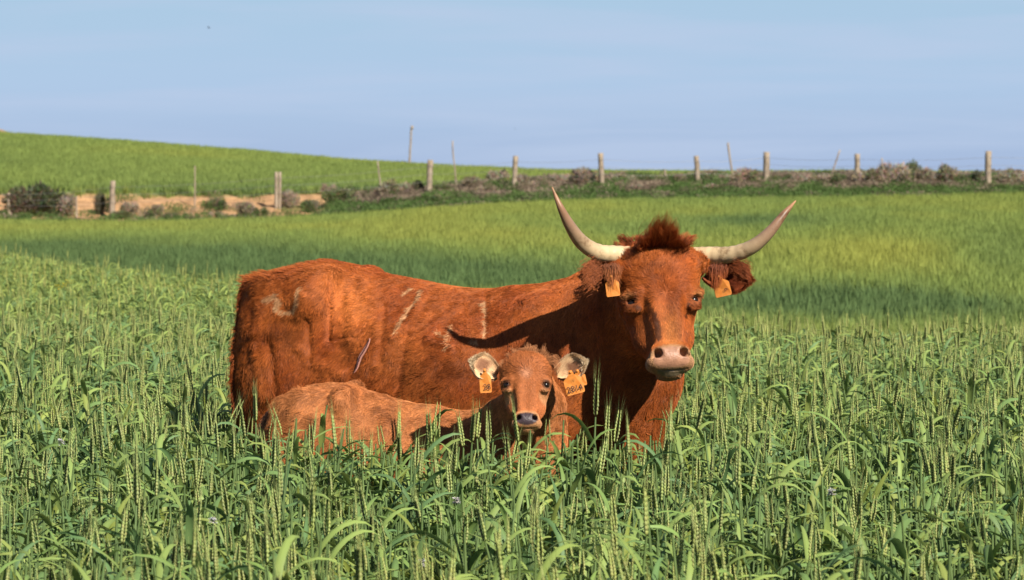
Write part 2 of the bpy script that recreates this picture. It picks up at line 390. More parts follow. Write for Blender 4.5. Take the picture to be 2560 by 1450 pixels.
# middle field
X, Y = sample_wedge(22, 89.9, .185, 34); px = 1280 + FPX * X / Y
keep = (Y > ycrest(px) + .8) & (Y < 88.9); X, Y = X[keep], Y[keep]; Z = ground(X, Y); n_ = len(X)
sc_ = RNG.uniform(.8, 1.15, n_); s3 = np.stack([sc_ * 1.1, sc_ * 1.1, sc_ * (1 - .5 * sstep(86.5, 88.9, Y))], 1)
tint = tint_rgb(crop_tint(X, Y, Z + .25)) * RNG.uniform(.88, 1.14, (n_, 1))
rot = np.stack([RNG.normal(0, .1, n_), RNG.normal(0, .1, n_), RNG.random(n_) * 6.283], 1)
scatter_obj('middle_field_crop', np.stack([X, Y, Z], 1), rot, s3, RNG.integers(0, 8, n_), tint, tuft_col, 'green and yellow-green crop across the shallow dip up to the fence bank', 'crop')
# hillside beyond the fence
X, Y = sample_wedge(94.7, 156, .19, 15); Z = ground(X, Y); n_ = len(X); sc_ = RNG.uniform(.75, 1.15, n_)
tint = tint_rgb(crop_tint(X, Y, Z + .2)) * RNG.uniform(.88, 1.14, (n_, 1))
rot = np.stack([RNG.normal(0, .1, n_), RNG.normal(0, .1, n_), RNG.random(n_) * 6.283], 1)
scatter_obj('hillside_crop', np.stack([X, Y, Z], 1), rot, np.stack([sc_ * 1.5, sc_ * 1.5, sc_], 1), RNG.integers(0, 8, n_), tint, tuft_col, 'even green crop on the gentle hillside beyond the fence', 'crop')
# weeds on the bank
X, Y = sample_wedge(88.5, 95.6, .185, 60); px = 1280 + FPX * X / Y; P = np.stack([X, Y, 0 * X], 1)
dn = fbm(P, .9, 91); prob = np.where(px < 830, .01 + .35 * sstep(.60, .68, dn) * (1 - .6 * sstep(92, 94, Y)), np.where(px < 1150, .25 + .8 * sstep(.45, .6, dn), 1.0))
prob = np.maximum(prob, .8 * (1 - sstep(89.5, 90.1, Y)))
prob = np.where((px < 800), prob * .45, prob); keep = RNG.random(len(X)) < prob; X, Y, px = X[keep], Y[keep], px[keep]; Z = ground(X, Y); n_ = len(X)
dryn = fbm(np.stack([X, Y * .7, 0 * X], 1), 1.1, 93)
idx = np.where((dryn > .47) & (px > 850) & (Y > 90.3), RNG.integers(5, 8, n_), np.where(RNG.random(n_) < .12, RNG.integers(5, 8, n_), RNG.integers(0, 5, n_)))
sc_ = RNG.uniform(.8, 1.5, n_); rot = np.stack([RNG.normal(0, .1, n_), RNG.normal(0, .1, n_), RNG.random(n_) * 6.283], 1)
scatter_obj('bank_weeds', np.stack([X, Y, Z], 1), rot, np.stack([sc_ * 1.1, sc_ * 1.1, sc_], 1), idx, RNG.uniform(.8, 1.2, (n_, 1)) * np.ones((1, 3)), weed_col, 'low green and dry weeds covering the strip under the wire fence', 'weeds')

# ------------------------------------------------------------------ fence
m_wood, n, l, b = material('weathered_wood', .9, .15)
z1 = noise_node(n, l, 6, 6, .65, 'Object', (6, 6, .6)); r1 = ramp(n, l, z1.outputs[0], [(.3, (.17, .125, .085)), (.5, (.33, .26, .19)), (.72, (.50, .42, .33))])
l.new(r1.outputs[0], b.inputs['Base Color']); bump(n, l, z1.outputs[0], b, .6, .01)
m_wire, n, l, b = material('fence_wire', .5, .5); b.inputs['Base Color'].default_value = (.30, .29, .28, 1); b.inputs['Metallic'].default_value = .6
def post_mesh(h, r0, r1, lean, seg=9, crooked=0., split=False):
    mb = MB(); n_ = 9; pts = []; rad = []
    for i in range(n_):
        t = i / (n_ - 1); pts.append((lean * t + crooked * math.sin(t * 5) + random.uniform(-1, 1) * r0 * .08, random.uniform(-1, 1) * r0 * .08, -.25 + (h + .25) * t)); rad.append((r0 * (1 - t) + r1 * t) * random.uniform(.93, 1.07))
    mb.tube(pts, rad, (1, 1, 1), seg)
    if split: mb.tube([(p[0] + r0 * 1.9, p[1] + .02, p[2] - random.uniform(0, .02)) for p in pts], [q * .9 for q in rad], (1, 1, 1), seg)
    V = np.array(mb.V); V[:, :2] += RNG.normal(0, r0 * .05, (len(V), 2)); mb.V = [tuple(v) for v in V]
    return mb.mesh('post', m_wood)
POSTS = [(22, 540, 482, 8, 0, 'thin grey wooden post in the dark bushes at the far left'), (280, 545, 452, 14, 2, 'thick square-topped wooden post against the bare earth bank'),
         (690, 520, 430, 9, 1, 'double wooden post, two timbers side by side'), (1070, 492, 400, 15, 6, 'thick weathered post leaning slightly right'),
         (1283, 475, 390, 13, 6, 'slim weathered post left of the cow horn tip, leaning right'), (1507, 473, 383, 14, -6, 'post above the space between the cow horns, leaning slightly left'),
         (1745, 466, 390, 13, -4, 'post standing nearest above the cow head'), (1915, 462, 380, 16, 1, 'thickest post, beside the white rag'),
         (2142, 464, 385, 13, 1, 'post at the left end of the tallest brown scrub'), (2469, 470, 378, 16, 1, 'tallest thick post near the right end of the fence')]
STAKES = [(487, 520, 415, 4.5, 1, 0), (955, 497, 403, 5, -9, .02), (1138, 478, 352, 4.5, -4, .03), (1835, 470, 357, 6, -14, .02), (2208, 468, 395, 5, -4, 0), (2066, 452, 375, 4.5, 33, 0), (186, 545, 490, 6, 9, .03), (1664, 458, 425, 7, 3, .06), (2319, 470, 432, 7, 1, .03)]
fence = empty('wire_fence', (0, 91.6, 1.0)); bpy.context.view_layer.update()
tag(fence, 'weathered wooden post and wire fence along the bank behind the middle field', 'fence')
def put(o, par, loc):
    o.parent = par; o.location = Vector(loc) - par.location
tops = []
for (px, yb, yt, w, ln, lab) in POSTS:
    p = pick(px, yb, 90.0, 94.5); k = p.y / FPX; h = (yb - yt) * k
    o = link('post', post_mesh(h, w * k * .52, w * k * .48, ln * k, split=(px == 690))); put(o, fence, p); o['label'] = lab
    tops.append((px, p, h, ln * k))
for (px, yb, yt, w, ln, cr_) in STAKES:
    p = pick(px, yb, 90.0, 94.8); k = p.y / FPX; h = (yb - yt) * k
    o = link('stake', post_mesh(h, w * k * .5, w * k * .38, ln * k, 6, cr_)); put(o, fence, p)
for frac in (.42, .62, .83):
    mb = MB()
    pts = [tops[0][1] + Vector((-9, .5, -.0 + tops[0][2] * frac))]
    for (px, p, h, ln) in tops: pts.append(p + Vector((ln * frac, -.09, h * frac * (1 if px > 30 else 1.1))))
    pts.append(tops[-1][1] + Vector((8, .5, tops[-1][2] * frac)))
    fine = []
    for a, b_ in zip(pts[:-1], pts[1:]):
        for i in range(6):
            t = i / 6; q = a.lerp(b_, t); q = q - Vector((0, 0, .05 * 4 * t * (1 - t))); fine.append(q)
    fine.append(pts[-1])
    mb.tube([q - fence.location for q in fine], .0045, (1, 1, 1), 4)
    o = link('wire', mb.mesh('wire', m_wire)); o.parent = fence
# lone pole on the hill crest
px, yb, yt = 1022, 418, 318; D = 149.0; X0 = (px - 1280) / FPX * D; gz = float(ground([X0], [D])[0]); k = D / FPX
pole = empty('wooden_pole', (X0, D, gz)); tag(pole, 'tall thin bleached pole with a small cap standing alone on the hill crest', 'pole')
h = (zy(yt, D) - gz)
o = link('shaft', post_mesh(h, 3.0 * k, 2.2 * k, 7 * k, 7)); o.parent = pole
mb = MB(); mb.tube([(7.5 * k, 0, h - .10), (9 * k, 0, h + .06)], [3.6 * k, 3.2 * k], (1, 1, 1), 7); o = link('cap', mb.mesh('cap', m_wood)); o.parent = pole

# ------------------------------------------------------------------ shrubs
m_shrub, n, l, b = material('shrub_foliage', .9, .1)
at = n.new('ShaderNodeAttribute'); at.attribute_name = 'col'; l.new(at.outputs['Color'], b.inputs['Base Color'])
def shrub_mesh(kind, seed):
    rs = random.Random(seed); mb = MB(); cols = {'brown': [(.30, .235, .165), (.37, .295, .215), (.22, .175, .115), (.17, .17, .085)], 'dark': [(.06, .075, .035), (.10, .10, .055), (.15, .12, .085), (.05, .06, .03)],
            'green': [(.09, .13, .045), (.13, .15, .07), (.20, .165, .11), (.07, .11, .04)], 'olive': [(.10, .13, .05), (.14, .16, .07), (.08, .11, .04), (.18, .18, .10)]}[kind]
    lobes = []
    for i in range(rs.randint(4, 7)):
        x_ = rs.uniform(-.33, .33); hh = rs.uniform(.8, 1.05) * (1 - abs(x_) * .7); lobes.append((x_, rs.uniform(-.2, .2), hh, rs.uniform(.16, .28), rs.choice(cols)))
    # woody stems
    for (lx, ly, hh, r, c) in lobes:
        mb.tube([(lx * .2, ly * .2, -.05), (lx * .6, ly * .6, hh * .4), (lx, ly, hh * .85)], [.022, .014, .004], (.14, .10, .07), 4)
    for i in range(2600):
        lx, ly, hh, r, c = rs.choice(lobes)
        u = Vector((rs.gauss(0, 1), rs.gauss(0, 1), rs.gauss(0, 1))).normalized(); rr = rs.random() ** .4
        zc = hh * .52; q = Vector((lx + u.x * r * rr, ly + u.y * r * rr, max(.0, zc + u.z * hh * .5 * rr)))
        out = (Vector((q.x - lx * .3, q.y - ly * .3, q.z * .9 + .15)) + Vector((rs.gauss(0, .25), rs.gauss(0, .25), rs.gauss(0, .25)))).normalized()
        s_ = out.cross(Vector((rs.gauss(0, 1), rs.gauss(0, 1), rs.gauss(0, 1)))).normalized()
        ln = rs.uniform(.05, .12) * (1.5 if rr > .93 else 1); w_ = rs.uniform(.012, .03)
        cc = [k * rs.uniform(.7, 1.3) for k in (c if rs.random() < .8 else rs.choice(cols))]
        mb.add([q - s_ * w_, q + s_ * w_, q + out * ln], [(0, 1, 2)], cc)
    return mb.mesh('shrub', m_shrub, False)
SM = {k: [shrub_mesh(k, i * 7 + len(k)) for i in range(4)] for k in ('brown', 'dark', 'green', 'olive')}
SHR = [(38, 540, 100, 72, 'dark', 'dark bush at the left edge around the thin grey post'), (108, 541, 125, 84, 'dark', 'biggest dark bush at the far left of the bank'), (178, 540, 66, 62, 'brown', 'brown bush at the right end of the dark bushes, behind the crooked stick'),
 (253, 535, 44, 55, 'dark', 'dark upright bush just left of the square-topped post'), (328, 533, 44, 30, 'brown', 'small brown shrub on the earth bank right of the square-topped post'), (306, 547, 56, 22, 'green', 'low green shrub at the foot of the square-topped post'),
 (385, 538, 44, 30, 'brown', 'brown shrub in the middle of the bare bank'), (372, 546, 34, 18, 'dark', 'small dark shrub at the foot of the bare bank'), (430, 547, 40, 16, 'green', 'low green clump at the bank foot left of the thin stake'),
 (540, 528, 56, 34, 'green', 'green shrub on the bank between the thin stake and the double post'), (600, 543, 66, 42, 'brown', 'grey-brown round shrub at the bank foot left of the double post'), (540, 546, 34, 18, 'brown', 'tiny brown shrub below the green shrub on the bank'),
 (652, 540, 40, 24, 'green', 'low green shrub just below the double post'), (722, 520, 46, 48, 'brown', 'tall brown shrub touching the right side of the double post'), (790, 530, 56, 34, 'green', 'green shrub right of the double post at the bank foot'), (770, 520, 30, 22, 'olive', 'small olive shrub on bare earth right of the double post'),
 (820, 486, 40, 28, 'brown', 'brown shrub on top of the bank where the bare earth ends'), (852, 514, 84, 46, 'olive', 'wide olive shrub on the slope where the bare earth ends'), (910, 500, 50, 26, 'green', 'green shrub left of the bent thin stake'),
 (988, 493, 72, 46, 'brown', 'dry round shrub between the bent stake and the right-leaning post'), (1048, 489, 40, 30, 'dark', 'dark shrub pressed against the left side of the right-leaning post'), (1108, 490, 62, 24, 'olive', 'low olive shrub right of the right-leaning post'),
 (1168, 476, 62, 30, 'brown', 'dry shrub right of the tall thin stake'), (1218, 486, 44, 20, 'brown', 'small dry shrub on the slope left of the slim post'), (1248, 466, 56, 34, 'brown', 'dry shrub touching the left of the slim post'), (1262, 465, 20, 34, 'dark', 'narrow dark green shrub behind the slim post'),
 (1312, 474, 50, 34, 'brown', 'dry shrub touching the right of the slim post'), (1352, 478, 52, 24, 'brown', 'low dry shrub left of the cow horn tip'), (1405, 468, 60, 28, 'brown', 'dry shrub right above the cow left horn tip'), (1458, 470, 74, 42, 'brown', 'tall dry mound left of the post between the horns'),
 (1540, 478, 40, 20, 'brown', 'small dry clump at the right foot of the post between the horns'), (1562, 464, 56, 24, 'brown', 'dry shrub on the skyline right of the post between the horns'), (1630, 468, 60, 26, 'olive', 'olive scrub left of the broken stub'), (1656, 448, 20, 22, 'dark', 'dark shrub beside the broken stub'),
 (1690, 464, 46, 26, 'brown', 'dry scrub between the broken stub and the post above the cow head'), (1768, 464, 52, 28, 'olive', 'olive shrub touching the right of the post above the cow head'), (1810, 464, 40, 22, 'brown', 'small dry shrub left of the leaning stake above the cow right ear'), (1862, 466, 66, 38, 'brown', 'brown mound left of the thickest post'), (1893, 462, 24, 34, 'dark', 'dark pointed shrub left of the thickest post'),
 (1962, 466, 56, 26, 'olive', 'low shrub right of the white rag'), (2008, 466, 60, 26, 'brown', 'brown scrub left of the slanting stick'), (2060, 468, 56, 26, 'brown', 'brown scrub at the foot of the slanting stick'), (2108, 467, 54, 26, 'olive', 'olive shrub left of the post beside the tall scrub'),
 (2172, 466, 64, 42, 'brown', 'first mound of tall scrub, touching its post'), (2228, 467, 84, 60, 'brown', 'mound of tall scrub behind the short thin stake'), (2282, 466, 40, 62, 'olive', 'pale wispy shrub rising above the tall scrub'), (2296, 467, 70, 46, 'brown', 'mound in the middle of the tall brown scrub'),
 (2348, 468, 88, 54, 'brown', 'widest mound of tall scrub, over the short stump'), (2410, 470, 60, 34, 'olive', 'lower mound at the right end of the tall scrub'), (2440, 464, 28, 36, 'dark', 'dark shrub left of the tallest thick post'), (2496, 470, 46, 28, 'olive', 'low shrub right of the tallest thick post'), (2534, 472, 74, 48, 'brown', 'brown mound at the right edge of the picture'),
 (1600, 482, 60, 18, 'brown', 'flat dry clump on the verge above the cow forelock'), (1780, 484, 60, 20, 'brown', 'flat dry clump on the verge right of the forelock'), (1970, 484, 50, 20, 'brown', 'flat dry clump on the verge above the cow right horn tip'), (1100, 508, 56, 18, 'olive', 'flat olive clump low on the verge under the right-leaning post'), (1230, 498, 50, 18, 'brown', 'flat dry clump low on the verge under the slim post'), (985, 512, 60, 20, 'green', 'green clump low on the verge under the dry round shrub')]
for i, (px, yb, w, h, kd, lab) in enumerate(SHR):
    p = pick(px, yb, 90.05, 97.5); k = p.y / FPX
    o = link('shrub', SM[kd][i % 4]); o.location = p; o.scale = (w * k * 1.15, w * k * .8, h * k * (1.0 if px < 1000 else 1.3 if px < 2120 else 1.1)); o.rotation_euler = (0, 0, random.choice((0, 3.1416)) + random.uniform(-.3, .3))
    tag(o, lab, 'shrub', 'scrub along the fence bank')
for i, (px, w, h, kd, lab) in enumerate([(1003, 36, 18, 'olive', 'green bush at the foot of the lone pole on the hill crest'), (965, 34, 10, 'brown', 'low brown bush left of the green bush on the hill crest'), (900, 20, 12, 'dark', 'small dark bush alone on the hill crest'), (1085, 24, 10, 'brown', 'small brown bush on the hill crest behind the right-leaning post'), (765, 30, 9, 'brown', 'leftmost low brown bush on the crest right of the double post')]):
    D = 151.0; X0 = (px - 1280) / FPX * D; gz = float(ground([X0], [D])[0]); k = D / FPX
    o = link('shrub', SM[kd][i % 4]); o.location = (X0, D, gz - .05); o.scale = (w * k * 1.1, w * k, (h + 3) * k); tag(o, lab, 'shrub', 'bushes on the hill crest')
for i, (px, w) in enumerate([(45, 24), (72, 26), (100, 20), (128, 18)]):
    D = 196.0; X0 = (px - 1280) / FPX * D; gz = float(ground([X0], [D])[0]); k = D / FPX
    o = link('shrub', SM[('dark', 'brown')[i % 2]][i % 4]); o.location = (X0, D, gz - .1); o.scale = (w * k, w * k, 10 * k)
    tag(o, ['leftmost dark bush on the bare ridge', 'brown bush second from the left on the bare ridge', 'dark bush third from the left on the bare ridge', 'last small brown bush on the bare ridge'][i] + ' at the top left', 'shrub', 'bushes on the bare ridge')

# white rag on the verge
m_rag, n, l, b = material('white_cloth', .8, .2); b.inputs['Base Color'].default_value = (.78, .78, .76, 1)
p = pick(1930, 466, 90.05, 97); k = p.y / FPX
V = []; F_ = []
for i in range(9):
    for j in range(7):
        u, v = i / 8 - .5, j / 6 - .5; V.append((u * 17 * k, v * .16, max(0, (.25 - u * u - v * v)) * 34 * k * (.8 + .5 * math.sin(i * 2.3 + j)) + (0 if abs(u) < .5 and abs(v) < .5 else -.02)))
for i in range(8):
    for j in range(6): F_.append((i * 7 + j, (i + 1) * 7 + j, (i + 1) * 7 + j + 1, i * 7 + j + 1))
o = link('rag', mesh_np('rag', V, F_, m_rag)); o.location = p + Vector((0, -.25, .06)); tag(o, 'crumpled white rag lying beside the thickest fence post', 'rag')

# ------------------------------------------------------------------ flowers
m_fl, n, l, b = material('petals', .7, .2); at = n.new('ShaderNodeAttribute'); at.attribute_name = 'col'; l.new(at.outputs['Color'], b.inputs['Base Color'])
def flower(px, py, D, kind, lab):
    P0 = W(px, py, D); gz = float(ground([P0[0]], [D])[0]); h = P0[2] - gz
    r_ = empty('wildflower', (P0[0], D, gz)); tag(r_, lab, 'flower')
    mb = MB(); mb.tube([(0, 0, 0), (.01, 0, h * .5), (0, 0, h)], [.003, .003, .002], (.12, .2, .06), 4); o = link('stem', mb.mesh('stem', m_fl)); o.parent = r_
    mb = MB(); c = (.80, .62, .03) if kind == 'yellow' else (.72, .68, .66)
    for q in range(16 if kind == 'yellow' else 34):
        R_ = .028 if kind == 'yellow' else .014
        ctr = Vector((random.uniform(-R_, R_) * .7, random.uniform(-R_, R_) * .7, h + random.uniform(-.02, .012) * (1.3 if kind == 'yellow' else .6)))
        for pz in range(4):
            a = pz * 1.571 + random.random(); u = Vector((math.cos(a), math.sin(a), random.uniform(-.2, .5))) * (.011 if kind == 'yellow' else .006); v_ = Vector((-math.sin(a), math.cos(a), 0)) * (.006 if kind == 'yellow' else .003)
            mb.add([ctr, ctr + u * .6 + v_, ctr + u, ctr + u * .6 - v_], [(0, 1, 2, 3)], [k * random.uniform(.85, 1.1) for k in c])
    o = link('flower_head', mb.mesh('flower_head', m_fl, False)); o.parent = r_
flower(143, 716, 25.5, 'yellow', 'yellow wildflower, leftmost of the three at the far left')
flower(160, 712, 26.5, 'yellow', 'yellow wildflower, middle of the three at the far left')
flower(172, 702, 27, 'yellow', 'yellow wildflower, tallest and rightmost of the three at the far left')
flower(530, 1300, 8.75, 'white', 'white wildflower low in the crop at bottom left')
flower(1140, 1252, 9.2, 'white', 'pinkish white wildflower in the crop below the calf')
flower(150, 1105, 11.0, 'white', 'small white wildflower at the left below the yellow ones')
flower(1050, 1410, 7.9, 'white', 'white wildflower at the bottom edge of the picture')
flower(2080, 1230, 9.3, 'white', 'white wildflower in the crop at the lower right')

# ------------------------------------------------------------------ birds
m_bird, n, l, b = material('dark_feathers', .7, .2); b.inputs['Base Color'].default_value = (.02, .02, .025, 1)
def bird(px, py, D, span, lab):
    P0 = W(px, py, D); r_ = empty('bird', P0); tag(r_, lab, 'bird', None)
    s = span; mb = MB()
    mb.tube([(-.30 * s, 0, -.02 * s), (-.18 * s, 0, 0), (0, 0, .01 * s), (.14 * s, 0, .03 * s), (.2 * s, 0, .05 * s), (.27 * s, 0, .04 * s)], [.01 * s, .05 * s, .075 * s, .06 * s, .045 * s, .004 * s], (1, 1, 1), 8)
    mb.add([(-.25 * s, -.02 * s, 0), (-.25 * s, .02 * s, 0), (-.42 * s, .06 * s, -.02 * s), (-.42 * s, -.06 * s, -.02 * s)], [(0, 1, 2, 3)], (1, 1, 1))
    o = link('body', mb.mesh('body', m_bird)); o.parent = r_
    for sg in (-1, 1):
        mb = MB(); top = [(.08, .03), (.10, .2), (.02, .42), (-.12, .55)]; bot = [(-.1, .03), (-.10, .2), (-.13, .4), (-.14, .55)]
        V = [(x_ * s, sg * y_ * s, (.05 + .30 * y_) * s) for x_, y_ in top] + [(x_ * s, sg * y_ * s, (.04 + .30 * y_) * s) for x_, y_ in bot] + [(x_ * s, sg * y_ * s, (.025 + .30 * y_) * s) for x_, y_ in bot]
        mb.add(V, [(0, 1, 5, 4), (1, 2, 6, 5), (2, 3, 7, 6), (0, 8, 9, 1), (1, 9, 10, 2), (2, 10, 11, 3)], (1, 1, 1)); o = link('wing', mb.mesh('wing', m_bird)); o.parent = r_
    r_.rotation_euler = (.5, .1, .6)
bird(524, 71, 95, .14, 'dark bird flying high in the sky at the upper left')
bird(1287, 323, 140, .10, 'tiny bird far off in the sky above the slim fence post')
print('setting', time.time() - T0)

# ================================================================== animals
import openvdb
class Shape:
    """signed-distance body: round cones, ellipsoids and lofted trunks blended into one skin"""
    def __init__(s): s.p = []
    def add(s, f, op='u', k=.03): s.p.append((f, op, k))
    def cone(s, a, b, ra, rb, k=.04, op='u'):
        a = np.array(a, float); b = np.array(b, float); d = b - a; L2 = d @ d
        def f(P):
            t = np.clip(((P - a) @ d) / L2, 0, 1); return np.linalg.norm(P - a - t[:, None] * d, axis=1) - (ra + (rb - ra) * t)
        s.add(f, op, k)
    def ell(s, c, r, k=.04, op='u', R=None):
        c = np.array(c, float); r = np.array(r, float) if hasattr(r, '__len__') else np.array([r] * 3, float); R = np.eye(3) if R is None else R
        def f(P):
            q = (P - c) @ R; k0 = np.linalg.norm(q / r, axis=1); k1 = np.linalg.norm(q / (r * r), axis=1) + 1e-9; return k0 * (k0 - 1) / k1
        s.add(f, op, k)
    def trunk(s, A, B, st, k=.04, cap=.09, pear=.2):
        A = np.array(A, float); B = np.array(B, float); d = B - A; Ln = np.linalg.norm(d); d = d / Ln; nrm = np.array([d[1], -d[0]])
        st = np.array(st)
        ssx = np.linspace(0, Ln, 120); tab = np.stack([np.interp(ssx, st[:, 0], st[:, i]) for i in (1, 2, 3)], 1)
        ker = np.exp(-np.linspace(-2, 2, 21) ** 2); ker /= ker.sum(); tab = np.stack([np.convolve(np.pad(tab[:, i], 10, 'edge'), ker, 'valid') for i in range(3)], 1)
        def f(P):
            sx = (P[:, :2] - A) @ d; u = (P[:, :2] - A) @ nrm; sc = np.clip(sx, st[0, 0], Ln)
            zt = np.interp(sc, ssx, tab[:, 0]); zb = np.interp(sc, ssx, tab[:, 1]); hw = np.interp(sc, ssx, tab[:, 2])
            hh = (zt - zb) / 2; v = (P[:, 2] - (zt + zb) / 2) / hh; e_ = (sx - sc) / cap
            hw = hw * (1 - pear * np.clip(v, -1, 1)); q = np.sqrt((np.abs(u / hw)) ** 2.2 + np.abs(v) ** 2.2 + e_ * e_ + 1e-9)
            mn = np.where(np.abs(e_) > .01, np.minimum(hw, cap * 1.3), hw)
            return (q - 1) * np.minimum(mn, hh) * .95
        s.add(f, 'u', k)
    def ev(s, P, use=None):
        d = np.full(len(P), 9.0)
        for i, (f, op, k) in enumerate(s.p):
            if use is not None and not use[i]: continue
            sd = f(P)
            if op == 'u':
                h = np.clip(.5 + .5 * (d - sd) / k, 0, 1); d = d * (1 - h) + sd * h - k * h * (1 - h)
            else:
                h = np.clip(.5 - .5 * (d + sd) / k, 0, 1); d = d * (1 - h) - sd * h + k * h * (1 - h)
        return d
    def mesh(s, lo, hi, vox):
        lo = np.array(lo, float); B = 12; nb = np.ceil((np.array(hi) - lo) / (vox * B)).astype(int); bs = vox * B; R = bs * .87
        g3 = np.stack(np.meshgrid(*[np.arange(k) for k in nb], indexing='ij'), -1).reshape(-1, 3)
        ctr = lo + (g3 + .5) * bs - vox * .5; per = [f(ctr) for f, _, _ in s.p]; dc = s.ev(ctr)
        arr = np.empty(tuple(nb * B), np.float32)
        off = np.stack(np.meshgrid(*[np.arange(B)] * 3, indexing='ij'), -1).reshape(-1, 3) * vox
        for i in range(len(g3)):
            x, y, z = g3[i] * B
            if abs(dc[i]) > R * 1.5: arr[x:x + B, y:y + B, z:z + B] = np.sign(dc[i]) * .05; continue
            use = [per[j][i] < abs(dc[i]) + 3.2 * R + s.p[j][2] for j in range(len(s.p))]
            arr[x:x + B, y:y + B, z:z + B] = np.clip(s.ev(lo + g3[i] * bs + off, use), -.05, .05).reshape(B, B, B)
        gr = openvdb.FloatGrid(.05); gr.copyFromArray(arr); gr.transform = openvdb.createLinearTransform(vox)
        V, Q = gr.convertToQuads(0.0)
        V = np.array(V, float) + lo; Q = np.array(Q)
        # keep outward orientation
        a, b_, c = V[Q[:, 0]], V[Q[:, 1]], V[Q[:, 2]]; nn = np.cross(b_ - a, c - a); mid = V[Q].mean(1)
        j = RNG.integers(0, len(Q), 400); nj = nn[j] / (np.linalg.norm(nn[j], axis=1)[:, None] + 1e-12)
        if (s.ev(mid[j] + nj * vox) < s.ev(mid[j] - nj * vox)).mean() > .5: Q = Q[:, ::-1]
        return V, np.ascontiguousarray(Q)
def vnormals(V, Q):
    nn = np.cross(V[Q[:, 2]] - V[Q[:, 0]], V[Q[:, 3]] - V[Q[:, 1]]); N_ = np.zeros_like(V)
    for k in range(4): np.add.at(N_, Q[:, k], nn)
    return N_ / (np.linalg.norm(N_, axis=1)[:, None] + 1e-12)
def rotm(ax, a):
    c, s_ = math.cos(a), math.sin(a)
    return np.array({'x': [[1, 0, 0], [0, c, -s_], [0, s_, c]], 'y': [[c, 0, s_], [0, 1, 0], [-s_, 0, c]], 'z': [[c, -s_, 0], [s_, c, 0], [0, 0, 1]]}[ax], float)
def unit(v): return v / (np.linalg.norm(v, axis=-1, keepdims=True) + 1e-12)

# ---- materials
def coat_material(name, skin=False):
    m, n, l, b = material(name, .55, .35)
    at = n.new('ShaderNodeAttribute'); at.attribute_name = 'col'
    if skin:
        l.new(at.outputs['Color'], b.inputs['Base Color'])
        wt = n.new('ShaderNodeAttribute'); wt.attribute_name = 'wet'; mr = n.new('ShaderNodeMapRange'); l.new(wt.outputs['Fac'], mr.inputs[0]); mr.inputs[3].default_value = .75; mr.inputs[4].default_value = .36
        l.new(mr.outputs[0], b.inputs['Roughness']); z1 = noise_node(n, l, 160, 3, .6); bump(n, l, z1.outputs[0], b, .7, .003)
    else:
        hi = n.new('ShaderNodeHairInfo'); r = n.new('ShaderNodeValToRGB'); r.color_ramp.elements[0].color = (.36, .32, .32, 1); r.color_ramp.elements[1].color = (1.04, 1.04, 1.06, 1); r.color_ramp.elements[1].position = .8  # darkened roots put the coat's self-shading into the hair colour
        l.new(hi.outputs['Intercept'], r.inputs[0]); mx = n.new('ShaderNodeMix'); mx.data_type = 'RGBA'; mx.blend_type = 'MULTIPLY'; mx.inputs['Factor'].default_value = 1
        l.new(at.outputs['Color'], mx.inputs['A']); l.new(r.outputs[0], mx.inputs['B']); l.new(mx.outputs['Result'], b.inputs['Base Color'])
        b.inputs['Roughness'].default_value = .48; b.inputs['Specular IOR Level'].default_value = .22
    return m
m_skin = coat_material('hide', True); m_hair = coat_material('hair'); m_pale = coat_material('pale_hair'); m_pale.node_tree.nodes['Color Ramp'].color_ramp.elements[0].color = (.85, .80, .75, 1)
m_eye, n, l, b = material('eye_gloss', .14, .4); b.inputs['Base Color'].default_value = (.012, .007, .005, 1)
m_horn, n, l, b = material('horn', .42, .4)
at = n.new('ShaderNodeAttribute'); at.attribute_name = 'col'; z1 = noise_node(n, l, 14, 6, .7, 'Object'); r1 = ramp(n, l, z1.outputs[0], [(.36, (.40, .33, .26)), (.47, (.88, .85, .80)), (.7, (1.12, 1.1, 1.05))])
mx = n.new('ShaderNodeMix'); mx.data_type = 'RGBA'; mx.blend_type = 'MULTIPLY'; mx.inputs['Factor'].default_value = .8
l.new(at.outputs['Color'], mx.inputs['A']); l.new(r1.outputs[0], mx.inputs['B']); l.new(mx.outputs['Result'], b.inputs['Base Color']); bump(n, l, z1.outputs[0], b, .3, .004)
m_tag, n, l, b = material('orange_plastic', .4, .4); z1 = noise_node(n, l, 60, 4, .6); r1 = ramp(n, l, z1.outputs[0], [(.35, (.68, .22, .035)), (.7, (.76, .29, .065))]); l.new(r1.outputs[0], b.inputs['Base Color'])
m_ink, n, l, b = material('tag_ink', .6, .2); b.inputs['Base Color'].default_value = (.05, .03, .03, 1)
m_ink2, n, l, b = material('tag_faint_ink', .6, .2); b.inputs['Base Color'].default_value = (.50, .22, .06, 1)
m_stitch, n, l, b = material('suture', .7, .2); b.inputs['Base Color'].default_value = (.10, .02, .02, 1)
m_scar, n, l, b = material('scar_skin', .9, .08); b.inputs['Base Color'].default_value = (.72, .33, .24, 1)
m_hoof, n, l, b = material('hoof', .6, .3); b.inputs['Base Color'].default_value = (.05, .04, .03, 1)

